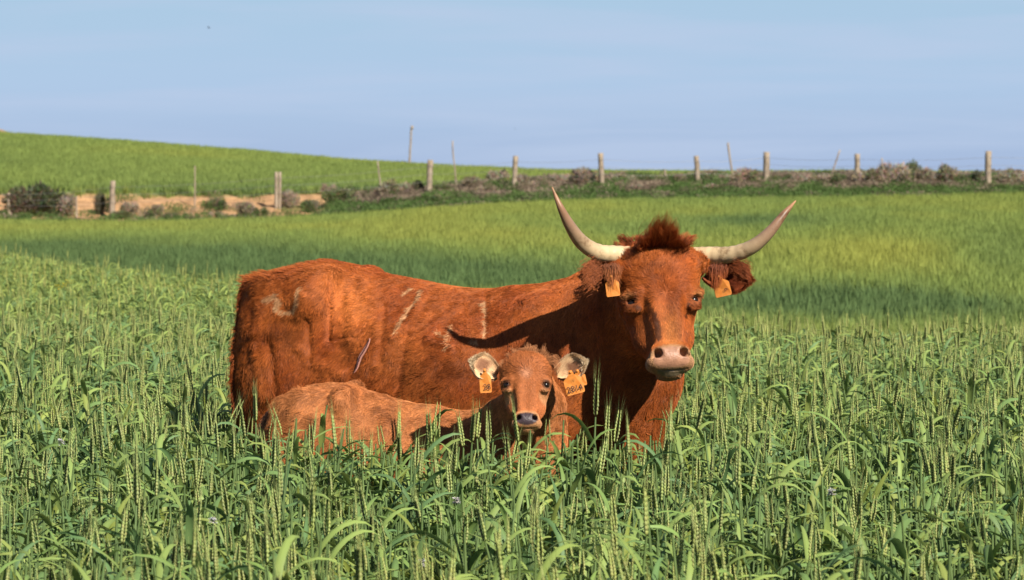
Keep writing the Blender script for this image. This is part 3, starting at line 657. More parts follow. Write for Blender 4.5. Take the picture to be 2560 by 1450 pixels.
def hair(name, parent, root, nrm, comb, length, lift, colr_, rad=.0008, npt=5, grav=.0, curl=.0, mat=None):
    """one Curves object of tapered hairs; comb = per-root direction, lift = 0 flat .. 1 upright"""
    n_ = len(root); comb = unit(comb); tg = unit(comb - nrm * (comb * nrm).sum(1, keepdims=True)); bt = np.cross(nrm, tg)
    lift = np.asarray(lift).reshape(-1, 1) * np.ones((n_, 1)); length = np.asarray(length).reshape(-1, 1) * np.ones((n_, 1))
    pts = np.empty((n_, npt, 3)); p = root - nrm * .0004; ph = RNG.random((n_, 1)) * 6.28
    for i in range(npt):
        pts[:, i] = p; t = i / (npt - 1); lf = lift * (1 - .85 * t)
        d = unit(tg * (1.02 - lf) + nrm * lf + bt * curl * np.sin(ph + t * 5) - np.asarray(grav).reshape(-1, 1) * np.array([[0, 0, t]]))
        p = p + d * length / (npt - 1)
    c = bpy.data.hair_curves.new(name); c.add_curves([npt] * n_)
    c.position_data.foreach_set('vector', pts.astype(np.float32).ravel())
    a = c.attributes.get('radius') or c.attributes.new('radius', 'FLOAT', 'POINT')
    rr = np.tile(np.linspace(1, .12, npt) ** .7, n_) * np.repeat(np.asarray(rad) * np.ones(n_), npt); a.data.foreach_set('value', rr.astype(np.float32))
    a = c.attributes.new('col', 'FLOAT_COLOR', 'CURVE'); a.data.foreach_set('color', np.hstack([np.clip(colr_, 0, 1), np.ones((n_, 1))]).astype(np.float32).ravel())
    c.materials.append(mat or m_hair); o = link(name, c, parent); return o
CAMP = np.array([0, 0, CAMZ])
def roots(V, Q, Nv, n_, weight=None):
    a, b_, c, d = [V[Q[:, k]] for k in range(4)]; ar = np.linalg.norm(np.cross(c - a, d - b_), axis=1) / 2; mid = (a + b_ + c + d) / 4; nm = unit(Nv[Q].mean(1))
    fac = (unit(CAMP - mid) * nm).sum(1); w = ar * np.where(fac > -.15, 1, .22)
    if weight is not None: w = w * weight(mid, nm)
    cdf = np.cumsum(w); cdf /= cdf[-1]; f = np.searchsorted(cdf, RNG.random(n_)); u, v = RNG.random((n_, 1)), RNG.random((n_, 1))
    P = (a[f] * (1 - u) + b_[f] * u) * (1 - v) + (d[f] * (1 - u) + c[f] * u) * v
    Nn = unit((Nv[Q[f, 0]] * (1 - u) + Nv[Q[f, 1]] * u) * (1 - v) + (Nv[Q[f, 3]] * (1 - u) + Nv[Q[f, 2]] * u) * v)
    return P, Nn
def poly_dist(px, py, pts):
    d = np.full(len(px), 1e9); 
    for (x0, y0), (x1, y1) in zip(pts[:-1], pts[1:]):
        dx, dy = x1 - x0, y1 - y0; t = np.clip(((px - x0) * dx + (py - y0) * dy) / (dx * dx + dy * dy), 0, 1); d = np.minimum(d, np.hypot(px - x0 - t * dx, py - y0 - t * dy))
    return d
def smooth_path(pts, n_):
    pts = [np.array(p, float) for p in pts]; pts = [2 * pts[0] - pts[1]] + pts + [2 * pts[-1] - pts[-2]]; out = []
    m = len(pts) - 3
    for i in range(n_):
        u = i / (n_ - 1) * m; k = min(int(u), m - 1); t = u - k; p0, p1, p2, p3 = pts[k:k + 4]
        out.append(.5 * (2 * p1 + (p2 - p0) * t + (2 * p0 - 5 * p1 + 4 * p2 - p3) * t * t + (3 * p1 - p0 - 3 * p2 + p3) * t ** 3))
    return out

class Head:
    def __init__(s, px, py, D, yaw, pitch, roll, sc=1., wx=1.):
        s.o = W(px, py, D); s.R = rotm('z', math.radians(yaw)) @ rotm('y', math.radians(roll)) @ rotm('x', -math.radians(pitch)); s.sc = sc; s.wx = wx
    def w(s, p): p = np.array(p, float); p = p * np.array([s.wx, 1, 1]) * s.sc; return s.o + s.R @ p
    def loc(s, P): return ((P - s.o) @ s.R) / s.sc / np.array([s.wx, 1, 1])
    def shape(s, S, calf=False):
        c = lambda a, b, ra, rb, k=.03, op='u': S.cone(s.w(a), s.w(b), ra * s.sc, rb * s.sc, k * s.sc, op)
        e_ = lambda a, r, k=.03, op='u': S.ell(s.w(a), np.array(r) * s.sc * np.array([s.wx, 1, 1]), k * s.sc, op, s.R)
        e_((0, .115, .095), (.138, .125, .125), .04)
        e_((0, .065, .06), (.120, .065, .125), .05)
        if not calf: e_((0, .11, .195), (.085, .06, .052), .04)
        for q in (() if calf else (-1, 1)): c((q * .085, .075, .155), (q * .135, .085, .145), .045, .038, .04)       # horn boss
        for q in (-1, 1):
            e_((q * .098, .070, .004), (.036, .045, .040), .03)                      # orbit
            c((q * .078, .022, .030), (q * .126, .046, .020), .017, .014, .018)       # brow
            c((q * .092, .036, -.032), (q * .120, .058, -.026), .009, .009, .016)    # lower lid
            c((q * .068, .16, .02), (q * .050, .13, -.12), .070, .050, .05)          # cheek
            c((q * .05, .13, -.12), (q * .028, .10, -.22), .048, .032, .04)          # jaw
            c((q * .066, .098, -.05), (q * .050, .085, -.16), .027, .022, .03)         # facial crest
        c((0, .070, .03), (0, .055, -.19), .064, .046, .035)
        for q in (-1, 1): c((q * .034, .030, .06), (q * .026, .024, -.18), .032, .022, .02)
        e_((0, .075, -.06), (.066, .05, .12), .03)
        e_((0, .052, -.230), (.074, .064, .050), .025); c((-.040, .018, -.200), (.040, .018, -.200), .026, .026, .02)
        e_((0, .018, -.226), (.058, .034, .034), .015)
        for q in (-1, 1):
            e_((q * .046, .044, -.240), (.038, .050, .030), .014)                     # upper lip
            e_((q * .040, .006, -.214), (.024, .022, .024), .016)                    # nostril wing
        e_((0, .078, -.275), (.046, .040, .017), .010)                               # chin
        for q in (-1, 1):
            c((q * .032, -.026, -.232), (q * .048, -.010, -.212), .008, .016, .006, 's'); c((q * .047, -.010, -.212), (q * .040, .030, -.212), .018, .012, .005, 's'); c((q * .050, -.008, -.210), (q * .062, .006, -.226), .011, .006, .005, 's')
            e_((q * .116, .030, .0), (.020, .026, .011), .010, 's')                # eye opening
        c((-.07, .022, -.269), (.07, .022, -.269), .0045, .0045, .004, 's')
        c((0, -.022, -.225), (0, -.012, -.262), .003, .004, .005, 's')
        # throat, hidden from in front
        c((0, .2, .07), (0, .26, -.02), .105, .11, .06)
def ear_mesh(name, parent, base, axis, up, face, Ln, Wd_, depth, mat_c_in, mat_c_out, fold=.5):
    axis = unit(np.array(axis, float)); up = np.array(up, float); up = unit(up - axis * (up @ axis)); fc = np.cross(axis, up); 
    if fc @ np.array(face, float) < 0: fc = -fc
    nu, nv = 18, 15; base = np.array(base, float); V = []; K = []
    for layer in (0, 1):
        for i in range(nu):
            s_ = i / (nu - 1)
            w = Wd_ * (.34 + .66 * math.sin(math.pi * min(1, s_ * .62)) ** .8) * (1 - max(0, (s_ - .42) / .58) ** 2.2) ** .5 if s_ < .999 else .002
            dp = depth * (1 - .45 * s_)
            for j in range(nv):
                t = j / (nv - 1) * 2 - 1; ang = t * (1.15 + fold * (1 - s_)) 
                p = base + axis * Ln * (s_ + .05 * math.cos(t * 1.5) * s_) + up * (w * math.sin(ang) / 1.0) + fc * (dp * (1 - math.cos(ang)) - dp * .5)
                if layer: 
                    th = .004 + .004 * (1 - s_); p = p - fc * th * math.cos(ang * .8) + up * th * .8 * math.sin(ang) * (1 - s_ * .5)
                V.append(p); K.append(mat_c_in if layer == 0 else mat_c_out)
    Q = []; o_ = nu * nv
    for i in range(nu - 1):
        for j in range(nv - 1):
            a = i * nv + j; Q.append((a, a + 1, a + nv + 1, a + nv)); Q.append((o_ + a, o_ + a + nv, o_ + a + nv + 1, o_ + a + 1))
    for i in range(nu - 1):
        a = i * nv; Q.append((a, a + nv, o_ + a + nv, o_ + a)); a = i * nv + nv - 1; Q.append((a, o_ + a, o_ + a + nv, a + nv))
    for j in range(nv - 1):
        a = (nu - 1) * nv + j; Q.append((a, a + 1, o_ + a + 1, o_ + a)); a = j; Q.append((a, o_ + a, o_ + a + 1, a + 1))
    V = np.array(V); Q = np.array(Q); K = np.array(K)
    # orientation: make outer layer face away from fc
    nn = np.cross(V[Q[1, 2]] - V[Q[1, 0]], V[Q[1, 3]] - V[Q[1, 1]])
    me = mesh_np(name, V, Q, m_skin, True, {'col': K, 'wet': np.zeros(len(V))}); o = link(name, me, parent)
    return o, V, Q, nu * nv, axis, up, fc
def make_tag(parent, ctr, right, up, w, h, lines, narrow=False, extra=None):
    """orange ear tag: plate with a narrow neck, stud and printed characters"""
    right = unit(np.array(right, float)); up = np.array(up, float); up = unit(up - right * (up @ right)); fw = np.cross(right, up)
    if fw @ (CAMP - ctr) < 0: fw = -fw
    pr = [(-.09, .5), (.09, .5), (.16, .30), (.42, .17), (.49, .10), (.5, -.44), (.44, -.5), (-.44, -.5), (-.5, -.44), (-.49, .10), (-.42, .17), (-.16, .30)]
    V = []
    for q in (0.0012, -.0012):
        for (u, v) in pr: 
            bend = .006 * math.cos(u * 3) - .006; V.append(ctr + right * u * w + up * v * h + fw * (q + bend))
    k = len(pr); F_ = [tuple(range(k)), tuple(range(2 * k - 1, k - 1, -1))] + [(i, i + k, (i + 1) % k + k, (i + 1) % k) for i in range(k)]
    o = link('ear_tag', mesh_np('ear_tag', V, F_, m_tag, False), parent)
    mb = MB(); sp = ctr + up * .42 * h; mb.tube([sp - fw * .002, sp + fw * .004, sp + fw * .0055], [.0048, .0048, .003], (1, 1, 1), 10); s_ = link('stud', mb.mesh('stud', m_tag), o)
    M = Matrix(np.array([right, up, fw]).T.tolist()).to_4x4()
    if np.linalg.det(np.array([right, up, fw])) < 0: M = Matrix(np.array([right, up, np.cross(right, up)]).T.tolist()).to_4x4()
    for (txt, u, v, size, ink, rotz) in lines:
        cu = bpy.data.curves.new('number', 'FONT'); cu.body = txt; cu.size = size; cu.align_x = 'CENTER'; cu.align_y = 'CENTER'; cu.offset = 0
        t = bpy.data.objects.new('tmp', cu); C.objects.link(t); bpy.context.view_layer.update()
        me = bpy.data.meshes.new_from_object(t.evaluated_get(bpy.context.evaluated_depsgraph_get())); bpy.data.objects.remove(t)
        me.transform(Matrix.Scale(.92, 4, (1, 0, 0))); me.transform(Matrix.Rotation(rotz, 4, 'Z')); me.transform(M)
        c_ = ctr + right * u * w + up * v * h + fw * .0022; me.transform(Matrix.Translation(Vector(c_))); me.materials.clear(); me.materials.append(ink); me.name = 'number'
        link('number', me, o)
    return o

# ------------------------------------------------------------------ the cow
cow = empty('cow', (0, 0, 0)); tag(cow, 'large red-brown long-horned cow standing in the crop, head turned to the camera', 'cow')
S = Shape(); A, B = COW_A, COW_B; KS = 1.078; dv = (B - A) / np.linalg.norm(B - A); nv_ = np.array([dv[1], -dv[0]]); nv_ = -nv_ if nv_[1] > 0 else nv_
def T(s_, u, z):      # along the trunk, toward the viewer, height
    s_ = s_ * KS; return np.array([A[0] + dv[0] * s_ + nv_[0] * u, A[1] + dv[1] * s_ + nv_[1] * u, z])
def stn(px, yt, zb, hw):
    D = (A[1] - dv[1] / dv[0] * A[0]) / (1 - dv[1] / dv[0] * (px - 1280) / FPX); return (((px - 1280) / FPX * D - A[0]) / dv[0], zy(yt, D) - .012, zb, hw)
S.trunk(A, B, [(.085, zy(706, 13.0), .66, .15)] + [stn(*q_) for q_ in ((690, 674, .61, .205), (740, 660, .58, .235), (790, 651, .565, .26), (850, 650, .56, .27), (910, 662, .545, .285), (970, 676, .53, .30), (1091, 703, .50, .32), (1213, 717, .50, .32), (1336, 703, .53, .285), (1461, 690, .58, .235), (1550, 705, .66, .17))], .04, .055)
Rb = np.array([[dv[0], dv[1], 0], [nv_[0], nv_[1], 0], [0, 0, 1.]]).T
for q in (-1, 1):
    S.cone(T(.43, q * .17, 1.225), T(.40, q * .225, 1.165), .060, .050, .07)         # hook bone
    S.cone(T(.41, q * .20, 1.20), T(.12, q * .13, 1.19), .045, .045, .08)
    S.cone(T(.085, q * .09, 1.165), T(.11, q * .10, 1.10), .045, .05, .06)            # pin bone
    S.ell(T(.205, q * .15, .86), (.165, .125, .34), .07, R=Rb)                       # thigh
    S.ell(T(.34, q * .215, .74), (.13, .085, .20), .08, R=Rb)                        # stifle
    S.ell(T(1.30, q * .165, .90), (.155, .105, .30), .08, R=Rb)                      # shoulder
    S.ell(T(.83, q * .20, .84), (.40, .145, .26), .08, R=Rb)                         # barrel
    S.ell(T(.29, q * .170, 1.10), (.17, .075, .13), .12, R=Rb)
    S.ell(T(.56, q * .365, 1.04), (.11, .07, .15), .09, 's', R=Rb)                 # hungry hollow
    # hind and fore legs
    f_ = .05 if q > 0 else -.06
    S.cone(T(.24 + f_, q * .16, .66), T(.09 + f_, q * .16, .47), .105, .058, .08); S.cone(T(.09 + f_, q * .16, .47), T(.12 + f_, q * .16, .17), .052, .038, .03)
    S.cone(T(.12 + f_, q * .16, .17), T(.16 + f_, q * .16, .07), .042, .05, .02); S.ell(T(.07 + f_, q * .16, .49), (.045, .035, .05), .03)
    S.cone(T(1.32 + f_, q * .15, .72), T(1.34 + f_, q * .14, .40), .090, .052, .08); S.cone(T(1.34 + f_, q * .14, .40), T(1.34 + f_, q * .14, .17), .050, .036, .03)
    S.cone(T(1.34 + f_, q * .14, .17), T(1.38 + f_, q * .14, .07), .042, .05, .02); S.ell(T(1.345 + f_, q * .14, .40), (.052, .05, .055), .03)
S.cone(T(.62, .30, .60), T(.46, .24, .72), .03, .02, .05)                             # flank fold
H = Head(1663, 741, 11.77, 7, 20, -2.5, 1.0, 1.05)
def W2(px, py, D): return W(px, py, D + .11)
def headmask(P):
    q = H.loc(P); return sstep(.27, .20, q[:, 1]) * sstep(-.34, -.31, q[:, 2]) * sstep(.215, .195, np.abs(q[:, 0])) * sstep(.30, .27, q[:, 2])
S.cone(T(1.42, 0, 1.03), W(1560, 790, 12.24), .20, .175, .10)
S.cone(W(1560, 790, 12.24), W(1625, 700, 12.03), .185, .125, .10)
S.cone(T(1.45, 0, .84), W(1590, 930, 12.25), .175, .145, .10)
S.cone(W(1590, 930, 12.25), W(1630, 800, 12.07), .145, .11, .10)
S.cone(W(1596, 960, 12.22), W(1565, 1120, 12.25), .135, .13, .08)
H.shape(S)
t1 = time.time()
lo = (-1.30, 11.35, .04); hi = (.86, 13.3, 1.52)
V, Q = S.mesh(lo, hi, .0058); Nv = vnormals(V, Q)
print('cow mesh', len(V), time.time() - t1)
Q0 = Q
BRAND = [([(672, 748), (690, 742), (700, 757), (690, 770)], 8), ([(690, 770), (712, 785), (738, 775), (752, 722)], 5), ([(1010, 735), (1035, 722)], 4), ([(1056, 728), (1046, 752), (1022, 778), (990, 830)], 5), ([(1096, 826), (1106, 842)], 5), ([(1130, 822), (1126, 842), (1118, 870)], 5), ([(1212, 760), (1216, 778)], 7), ([(1214, 778), (1213, 830), (1212, 842)], 4), ([(1180, 850), (1196, 858)], 4)]
def cow_colour(P):
    px, py = topx(P); q = H.loc(P); n1 = fbm(P, 7, 201, 4)[:, None]; n2 = fbm(P * [1, 1, .45], 30, 202, 2)[:, None]
    n1 = sstep(.2, .8, n1); c = np.array([.40, .088, .016]) * (1 - n1) + np.array([.55, .150, .031]) * n1; c = c * (.78 + .44 * n2)
    hm = headmask(P); body = 1 - hm[:, None]
    # darker long coat low on the barrel and thigh, a highlight behind the hip put into the colour
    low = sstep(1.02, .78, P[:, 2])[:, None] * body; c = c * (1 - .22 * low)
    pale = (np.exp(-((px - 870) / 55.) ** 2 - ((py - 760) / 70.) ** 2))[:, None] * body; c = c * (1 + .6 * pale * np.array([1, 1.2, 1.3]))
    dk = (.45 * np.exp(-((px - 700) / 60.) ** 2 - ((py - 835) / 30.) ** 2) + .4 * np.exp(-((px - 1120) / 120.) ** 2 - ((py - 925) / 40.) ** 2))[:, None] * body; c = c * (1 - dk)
    for pts, wd in BRAND:
        d = poly_dist(px, py, pts) + (vnoise(P, 90, 7) - .5) * 7; mk = (1 - sstep(wd * .55, wd * 1.15, d))[:, None] * body * (P[:, 1] < 12.75)[:, None]
        c = c * (1 - mk * .65) + np.array([.85, .50, .24]) * mk * .65
    # head
    hd = hm
    gold = (sstep(.06, .0, np.abs(q[:, 0] - .01)) * sstep(.0, -.11, q[:, 2]) * hd)[:, None]; c = c * (1 - .5 * gold) + np.array([.62, .235, .055]) * (.7 + .6 * n2) * gold * .5
    eyer = np.minimum(np.linalg.norm(q - [.112, .045, 0], axis=1), np.linalg.norm(q - [-.112, .045, 0], axis=1))
    er = ((1 - sstep(.030, .050, eyer)) * hd)[:, None]; c = c * (1 - .55 * er) + np.where(q[:, 2:3] > .008, np.array([.56, .24, .08]), np.array([.16, .05, .02])) * .55 * er
    for pts, wd in (([(1620, 752), (1638, 788), (1648, 838)], 9), ([(1722, 762), (1714, 786)], 5), ([(1588, 762), (1606, 775)], 7)):
        d = poly_dist(px, py, pts) + (vnoise(P, 110, 9) - .5) * 9; mk = (1 - sstep(wd * .4, wd * 1.2, d))[:, None] * hm[:, None]; c = c * (1 - mk * .75)
    ring = (sstep(-.186, -.202, q[:, 2] - .012 * np.cos(q[:, 0] * 30)) * hd)[:, None]; c = c * (1 - ring) + np.array([.46, .245, .115]) * ring * (.7 + .6 * n2)
    return c
def cow_pad(P):       # hairless pink nose
    q = H.loc(P); hd = headmask(P)
    e2 = np.abs(q[:, 0] / (.060 - .25 * (q[:, 2] + .225))) ** 3 + np.abs((q[:, 2] + .228) / .037) ** 3
    return (1 - sstep(.85, 1.1, e2)) * (q[:, 1] < .04) * hd
def cow_lip(P):
    q = H.loc(P); hd = headmask(P); return sstep(-.262, -.270, q[:, 2]) * sstep(-.306, -.30, q[:, 2]) * (q[:, 1] < .05) * (np.abs(q[:, 0]) < .048) * hd
# muscle and skin relief
px, py = topx(V); bodym = 1 - headmask(V)
rel = (fbm(V * [1, 1, .8], 6.5, 301, 3) - .5) * .015 * bodym
for pts, wd, am in [([(640, 720), (720, 690), (830, 668), (905, 700)], 16, .010), ([(826, 700), (826, 770), (822, 850)], 7, -.007), ([(872, 720), (880, 800), (876, 850)], 18, .009), ([(822, 850), (885, 842)], 5, -.004), ([(700, 792), (742, 790), (760, 740)], 12, .004),
                    ([(655, 770), (640, 830)], 9, .008), ([(750, 870), (800, 915), (860, 935)], 13, .005), ([(985, 845), (1040, 780), (1060, 735)], 10, .008), ([(1070, 850), (1105, 800), (1150, 765)], 9, .007), ([(1075, 850), (1130, 868)], 8, .008), ([(770, 800), (776, 900)], 9, -.007), ([(960, 760), (948, 900)], 12, -.006), ([(1020, 800), (1000, 960)], 12, -.005), ([(1215, 740), (1212, 850)], 10, -.005), ([(670, 850), (690, 990)], 12, -.008), ([(640, 860), (660, 990)], 8, .006)]:
    rel += am * np.exp(-(poly_dist(px, py, pts) / wd) ** 2) * bodym * (V[:, 1] < 12.95) * 1.1
V = V + Nv * rel[:, None]; Nv = vnormals(V, Q)
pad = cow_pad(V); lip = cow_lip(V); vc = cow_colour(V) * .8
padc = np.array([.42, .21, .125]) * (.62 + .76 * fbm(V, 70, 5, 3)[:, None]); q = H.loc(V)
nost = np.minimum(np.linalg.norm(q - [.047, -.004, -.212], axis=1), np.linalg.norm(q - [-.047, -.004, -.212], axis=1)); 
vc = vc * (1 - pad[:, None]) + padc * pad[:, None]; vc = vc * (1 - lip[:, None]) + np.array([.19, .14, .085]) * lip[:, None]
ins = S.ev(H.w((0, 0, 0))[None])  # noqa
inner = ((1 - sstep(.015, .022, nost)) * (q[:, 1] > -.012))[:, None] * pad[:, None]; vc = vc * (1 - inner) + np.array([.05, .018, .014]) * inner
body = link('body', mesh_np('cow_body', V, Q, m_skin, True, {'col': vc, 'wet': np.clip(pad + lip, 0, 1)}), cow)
def hairw(P, N_):
    w = np.where(P[:, 2] < .5, .15, 1.0) * (1 - np.clip(cow_pad(P) + cow_lip(P), 0, 1)); q = H.loc(P)
    ey = np.minimum(np.linalg.norm(q - [.118, .035, .002], axis=1), np.linalg.norm(q - [-.118, .035, .002], axis=1)); w = w * sstep(.018, .030, ey)
    px, py = topx(P); sc_ = poly_dist(px, py, [(925, 850), (888, 930)]); w = w * np.where((sc_ < 7) & (P[:, 1] > 12), .08, 1)
    return w * (1 + 1.2 * headmask(P))
P, Nn = roots(V, Q, Nv, 230000, hairw); px, py = topx(P); q = H.loc(P)
ishead = headmask(P)
cl = np.stack([fbm(P, 22, 401, 2), fbm(P, 22, 402, 2), fbm(P, 22, 403, 2)], 1) - .5
cl2 = np.stack([fbm(P, 70, 411, 1), fbm(P, 70, 412, 1), fbm(P, 70, 413, 1)], 1) - .5
swirl = np.stack([fbm(P, 5, 421, 2), fbm(P, 5, 422, 2), fbm(P, 5, 423, 2)], 1) - .5
comb = np.array([-.55 * dv[0], -.55 * dv[1], -.75]) + cl * 1.3 + cl2 * 1.1 + swirl * 1.7 + RNG.normal(0, .15, P.shape)
ql = np.stack([q[:, 0] * 1.3, 0 * q[:, 0], q[:, 2] - .01], 1); ql = unit(ql + 1e-4); ql[:, 2] -= .25 * (q[:, 2] < 0)
up_ = sstep(-.04, .14, q[:, 2]); combh = ql @ H.R.T + (cl * 1.6 + cl2 * 1.8) * (.30 + .9 * up_[:, None]) + RNG.normal(0, .1, P.shape)
comb = comb * (1 - ishead[:, None]) + combh * ishead[:, None]
shag = sstep(.50, .70, fbm(P, 4, 431, 2)) * .5 + .6 * sstep(1.0, .8, P[:, 2]) + .8 * (px < 680)
ln = (.017 + .019 * np.clip(shag, 0, 1.4)) * (1 - ishead) + (.013 + .019 * up_) * ishead; ln = ln * RNG.uniform(.65, 1.25, len(P))
muz = sstep(-.15, -.19, q[:, 2]) * ishead; ln = ln * (1 - .55 * muz)
lf = (.26 + .16 * cl[:, 0]) * (1 - ishead) + (.20 + .0 * up_) * ishead
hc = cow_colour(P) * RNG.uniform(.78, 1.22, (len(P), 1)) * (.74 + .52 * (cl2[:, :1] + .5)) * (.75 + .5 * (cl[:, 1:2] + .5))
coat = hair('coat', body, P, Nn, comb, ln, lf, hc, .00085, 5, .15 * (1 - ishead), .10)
# horns
def horn(path, rad, colrs):
    pts = smooth_path(path, 70); n_ = len(pts); t = np.linspace(0, 1, n_)
    r = np.interp(t, np.linspace(0, 1, len(rad)), rad) * (1 + .022 * np.sin(t * 95) * (t < .45) + .02 * (RNG.random(n_) - .5)); cc = np.stack([np.interp(t, np.linspace(0, 1, len(colrs)), [c[k] for c in colrs]) for k in range(3)], 1)
    mb = MB(); mb.tube(pts, list(r), cc, 20); o = link('horn', mb.mesh('horn', m_horn), cow); return o
HC = [(.70, .48, .27), (.72, .54, .32), (.66, .50, .30), (.46, .33, .20), (.32, .20, .13), (.29, .155, .09), (.46, .25, .125)]
horn([W2(1590, 640, 11.80), W2(1545, 636, 11.77), W2(1496, 631, 11.73), W2(1455, 606, 11.69), W2(1425, 565, 11.64), W2(1401, 518, 11.61), W2(1380, 468, 11.62)], [.033, .0325, .031, .027, .0205, .0125, .0025], HC)
horn([W2(1735, 640, 11.84), W2(1778, 638, 11.82), W2(1830, 636, 11.78), W2(1882, 616, 11.74), W2(1924, 580, 11.72), W2(1960, 535, 11.73), W2(1989, 502, 11.76)], [.033, .032, .0305, .026, .020, .013, .0025], HC)
# eyes
def eye(head, par, x_, y_, z_, r):
    bpy.context.view_layer.update(); 
    me = bpy.data.meshes.new('eye'); import bmesh as bmm; bm = bmm.new(); bmm.ops.create_uvsphere(bm, u_segments=24, v_segments=16, radius=r); bm.to_mesh(me); bm.free()
    me.polygons.foreach_set('use_smooth', np.ones(len(me.polygons), bool)); me.materials.append(m_eye); o = link('eye', me, par); o.location = Vector(head.w((x_, y_, z_)))
    # lashes over the upper lid
    n_ = 60; t = np.linspace(-1, 1, n_) + RNG.normal(0, .03, n_); sg = 1 if x_ > 0 else -1
    ctr = head.w((x_, y_, z_)); X_, Y_, Z_ = head.R[:, 0], head.R[:, 1], head.R[:, 2]
    root = ctr + np.outer(np.sin(t) * r * .9, X_ * .75 + Y_ * .66 * sg) + np.outer(np.cos(t) * r * .75, Z_) - Y_ * r * .75
    hair('eyelash', o, root - ctr, np.tile(-Y_, (n_, 1)), np.tile(-Z_ * .6 + X_ * .4 * sg, (n_, 1)), .014 * head.sc ** .5, .75, np.tile([.08, .03, .015], (n_, 1)), .0006)
    return o
for q_ in (-1, 1): eye(H, cow, q_ * .106, .058, -.003, .0190)
# ears
EARR = []
def dress_ear(name, par, base, tip, wdir, face, Wd_, depth, cin, cout, nin, nout, lin, lout, dark=None, fold=.5, rad=.0007, edge=None, mat=None):
    base = np.array(base); tip = np.array(tip); Ln = np.linalg.norm(tip - base)
    o, Ve, Qe, half, ax, up, fc = ear_mesh(name, par, base, tip - base, wdir, face, Ln, Wd_, depth, np.array(cin) * .6, np.array(cout) * .8, fold)
    Ni = vnormals(Ve, Qe)
    for (mask, n_, lnn, cc, nm) in ((Qe.max(1) < half, nin, lin, cin, 'in'), (Qe.min(1) >= half, nout, lout, cout, 'out')):
        Qs = Qe[mask]; want = fc if nm == 'in' else -fc
        nq = np.cross(Ve[Qs[:, 2]] - Ve[Qs[:, 0]], Ve[Qs[:, 3]] - Ve[Qs[:, 1]]); sgn = np.sign((nq @ want).sum())
        Nn_ = np.zeros_like(Ve); 
        for k in range(4): np.add.at(Nn_, Qs[:, k], nq * sgn)
        Nn_ = unit(Nn_); a_, b2, c_, d_ = [Ve[Qs[:, k]] for k in range(4)]; ar = np.linalg.norm(np.cross(c_ - a_, d_ - b2), axis=1); cdf = np.cumsum(ar) / ar.sum(); f = np.minimum(np.searchsorted(cdf, RNG.random(n_)), len(Qs) - 1)
        u, v = RNG.random((n_, 1)), RNG.random((n_, 1)); Pp = (a_[f] * (1 - u) + b2[f] * u) * (1 - v) + (d_[f] * (1 - u) + c_[f] * u) * v; N2 = unit(Nn_[Qs[f, 0]] + Nn_[Qs[f, 2]])
        rel_ = Pp - base; s_ = (rel_ @ ax) / Ln; uu = (rel_ @ up) / Wd_
        cmb = ax * 1.0 + np.outer(uu * (1.3 if nm == 'in' else .6), up) + RNG.normal(0, .22, Pp.shape)
        col_ = np.array(cc) * RNG.uniform(.7, 1.25, (n_, 1))
        if nm == 'in' and dark is not None: dm = (sstep(.55, .25, np.abs(uu + .1)) * sstep(.85, .6, s_) * sstep(.15, .35, s_))[:, None]; col_ = col_ * (1 - dm * .9) + np.array(dark) * dm * .9
        if edge is not None: em = sstep(.72, .95, np.maximum(np.abs(uu), s_ * .98))[:, None]; col_ = col_ * (1 - em) + np.array(edge) * em * RNG.uniform(.8, 1.15, (n_, 1))
        hair('ear_hair', o, Pp, N2, cmb, lnn * RNG.uniform(.6, 1.3, n_), .16 if nm == 'in' else .3, col_, rad, 5, .0, .15, mat if nm == 'in' else None)
    return o
CR = (.40, .105, .028); CRd = (.17, .035, .012)
e1 = dress_ear('ear', cow, W2(1572, 672, 11.80), W2(1462, 690, 11.72), (0, 0, 1), (.35, -1, .25), .066, .038, (.66, .21, .065), (.55, .16, .045), 9000, 6000, .020, .015, CRd)  # sunlit look of this ear put into its brighter hair colour
e2 = dress_ear('ear', cow, W2(1762, 678, 11.86), W2(1872, 700, 11.80), (0, 0, 1), (-.05, -1, .05), .064, .040, (.30, .07, .022), (.52, .14, .04), 9000, 6000, .022, .015, CRd)
def fringe(name, par, root_, n_, spread, comb_, lnn, cc, lift=.3, grav=.5, rad=.0009, curl=.15, cur=None):
    R_ = root_ + RNG.normal(0, 1, (n_, 3)) * np.array(spread); cm = np.array(comb_) + RNG.normal(0, .09, (n_, 3)) + (np.stack([vnoise(R_, 60, 1), vnoise(R_, 60, 2), vnoise(R_, 60, 3)], 1) - .5) * .55
    hair(name, par, R_, np.tile([0, -1., 0], (n_, 1)), cm, lnn * RNG.uniform(.2, 1.25, n_) * np.exp(-((R_[:, 0] - root_[0]) / .035) ** 2), lift, np.array(cc) * RNG.uniform(.65, 1.35, (n_, 1)), rad, 7, grav, curl)
fringe('ear_fringe', e1, W2(1526, 668, 11.70), 1100, (.017, .010, .007), (.12, 0, -1), .066, (.50, .16, .05), rad=.0006, curl=.06, grav=.3)
fringe('ear_fringe', e1, W2(1480, 680, 11.68), 2200, (.020, .008, .020), (-.7, 0, -.35), .028, (.46, .13, .038), rad=.0006, lift=.4)
fringe('ear_fringe', e2, W2(1793, 670, 11.74), 1100, (.015, .010, .007), (-.05, 0, -1), .066, (.40, .10, .028), rad=.0006, curl=.06, grav=.3)
fringe('ear_fringe', e2, W2(1850, 672, 11.74), 1400, (.018, .008, .014), (.7, 0, -.1), .026, (.34, .085, .024), rad=.0006, lift=.4)
make_tag(cow, W2(1531, 714, 11.68), (1, 0, .12), (-.1, 0, 1), .050, .078, [])
make_tag(cow, W2(1803, 714, 11.72), (1, -.35, .25), (-.15, 0, 1), .062, .080, [('9', .28, -.22, .022, m_ink, 1.4)])
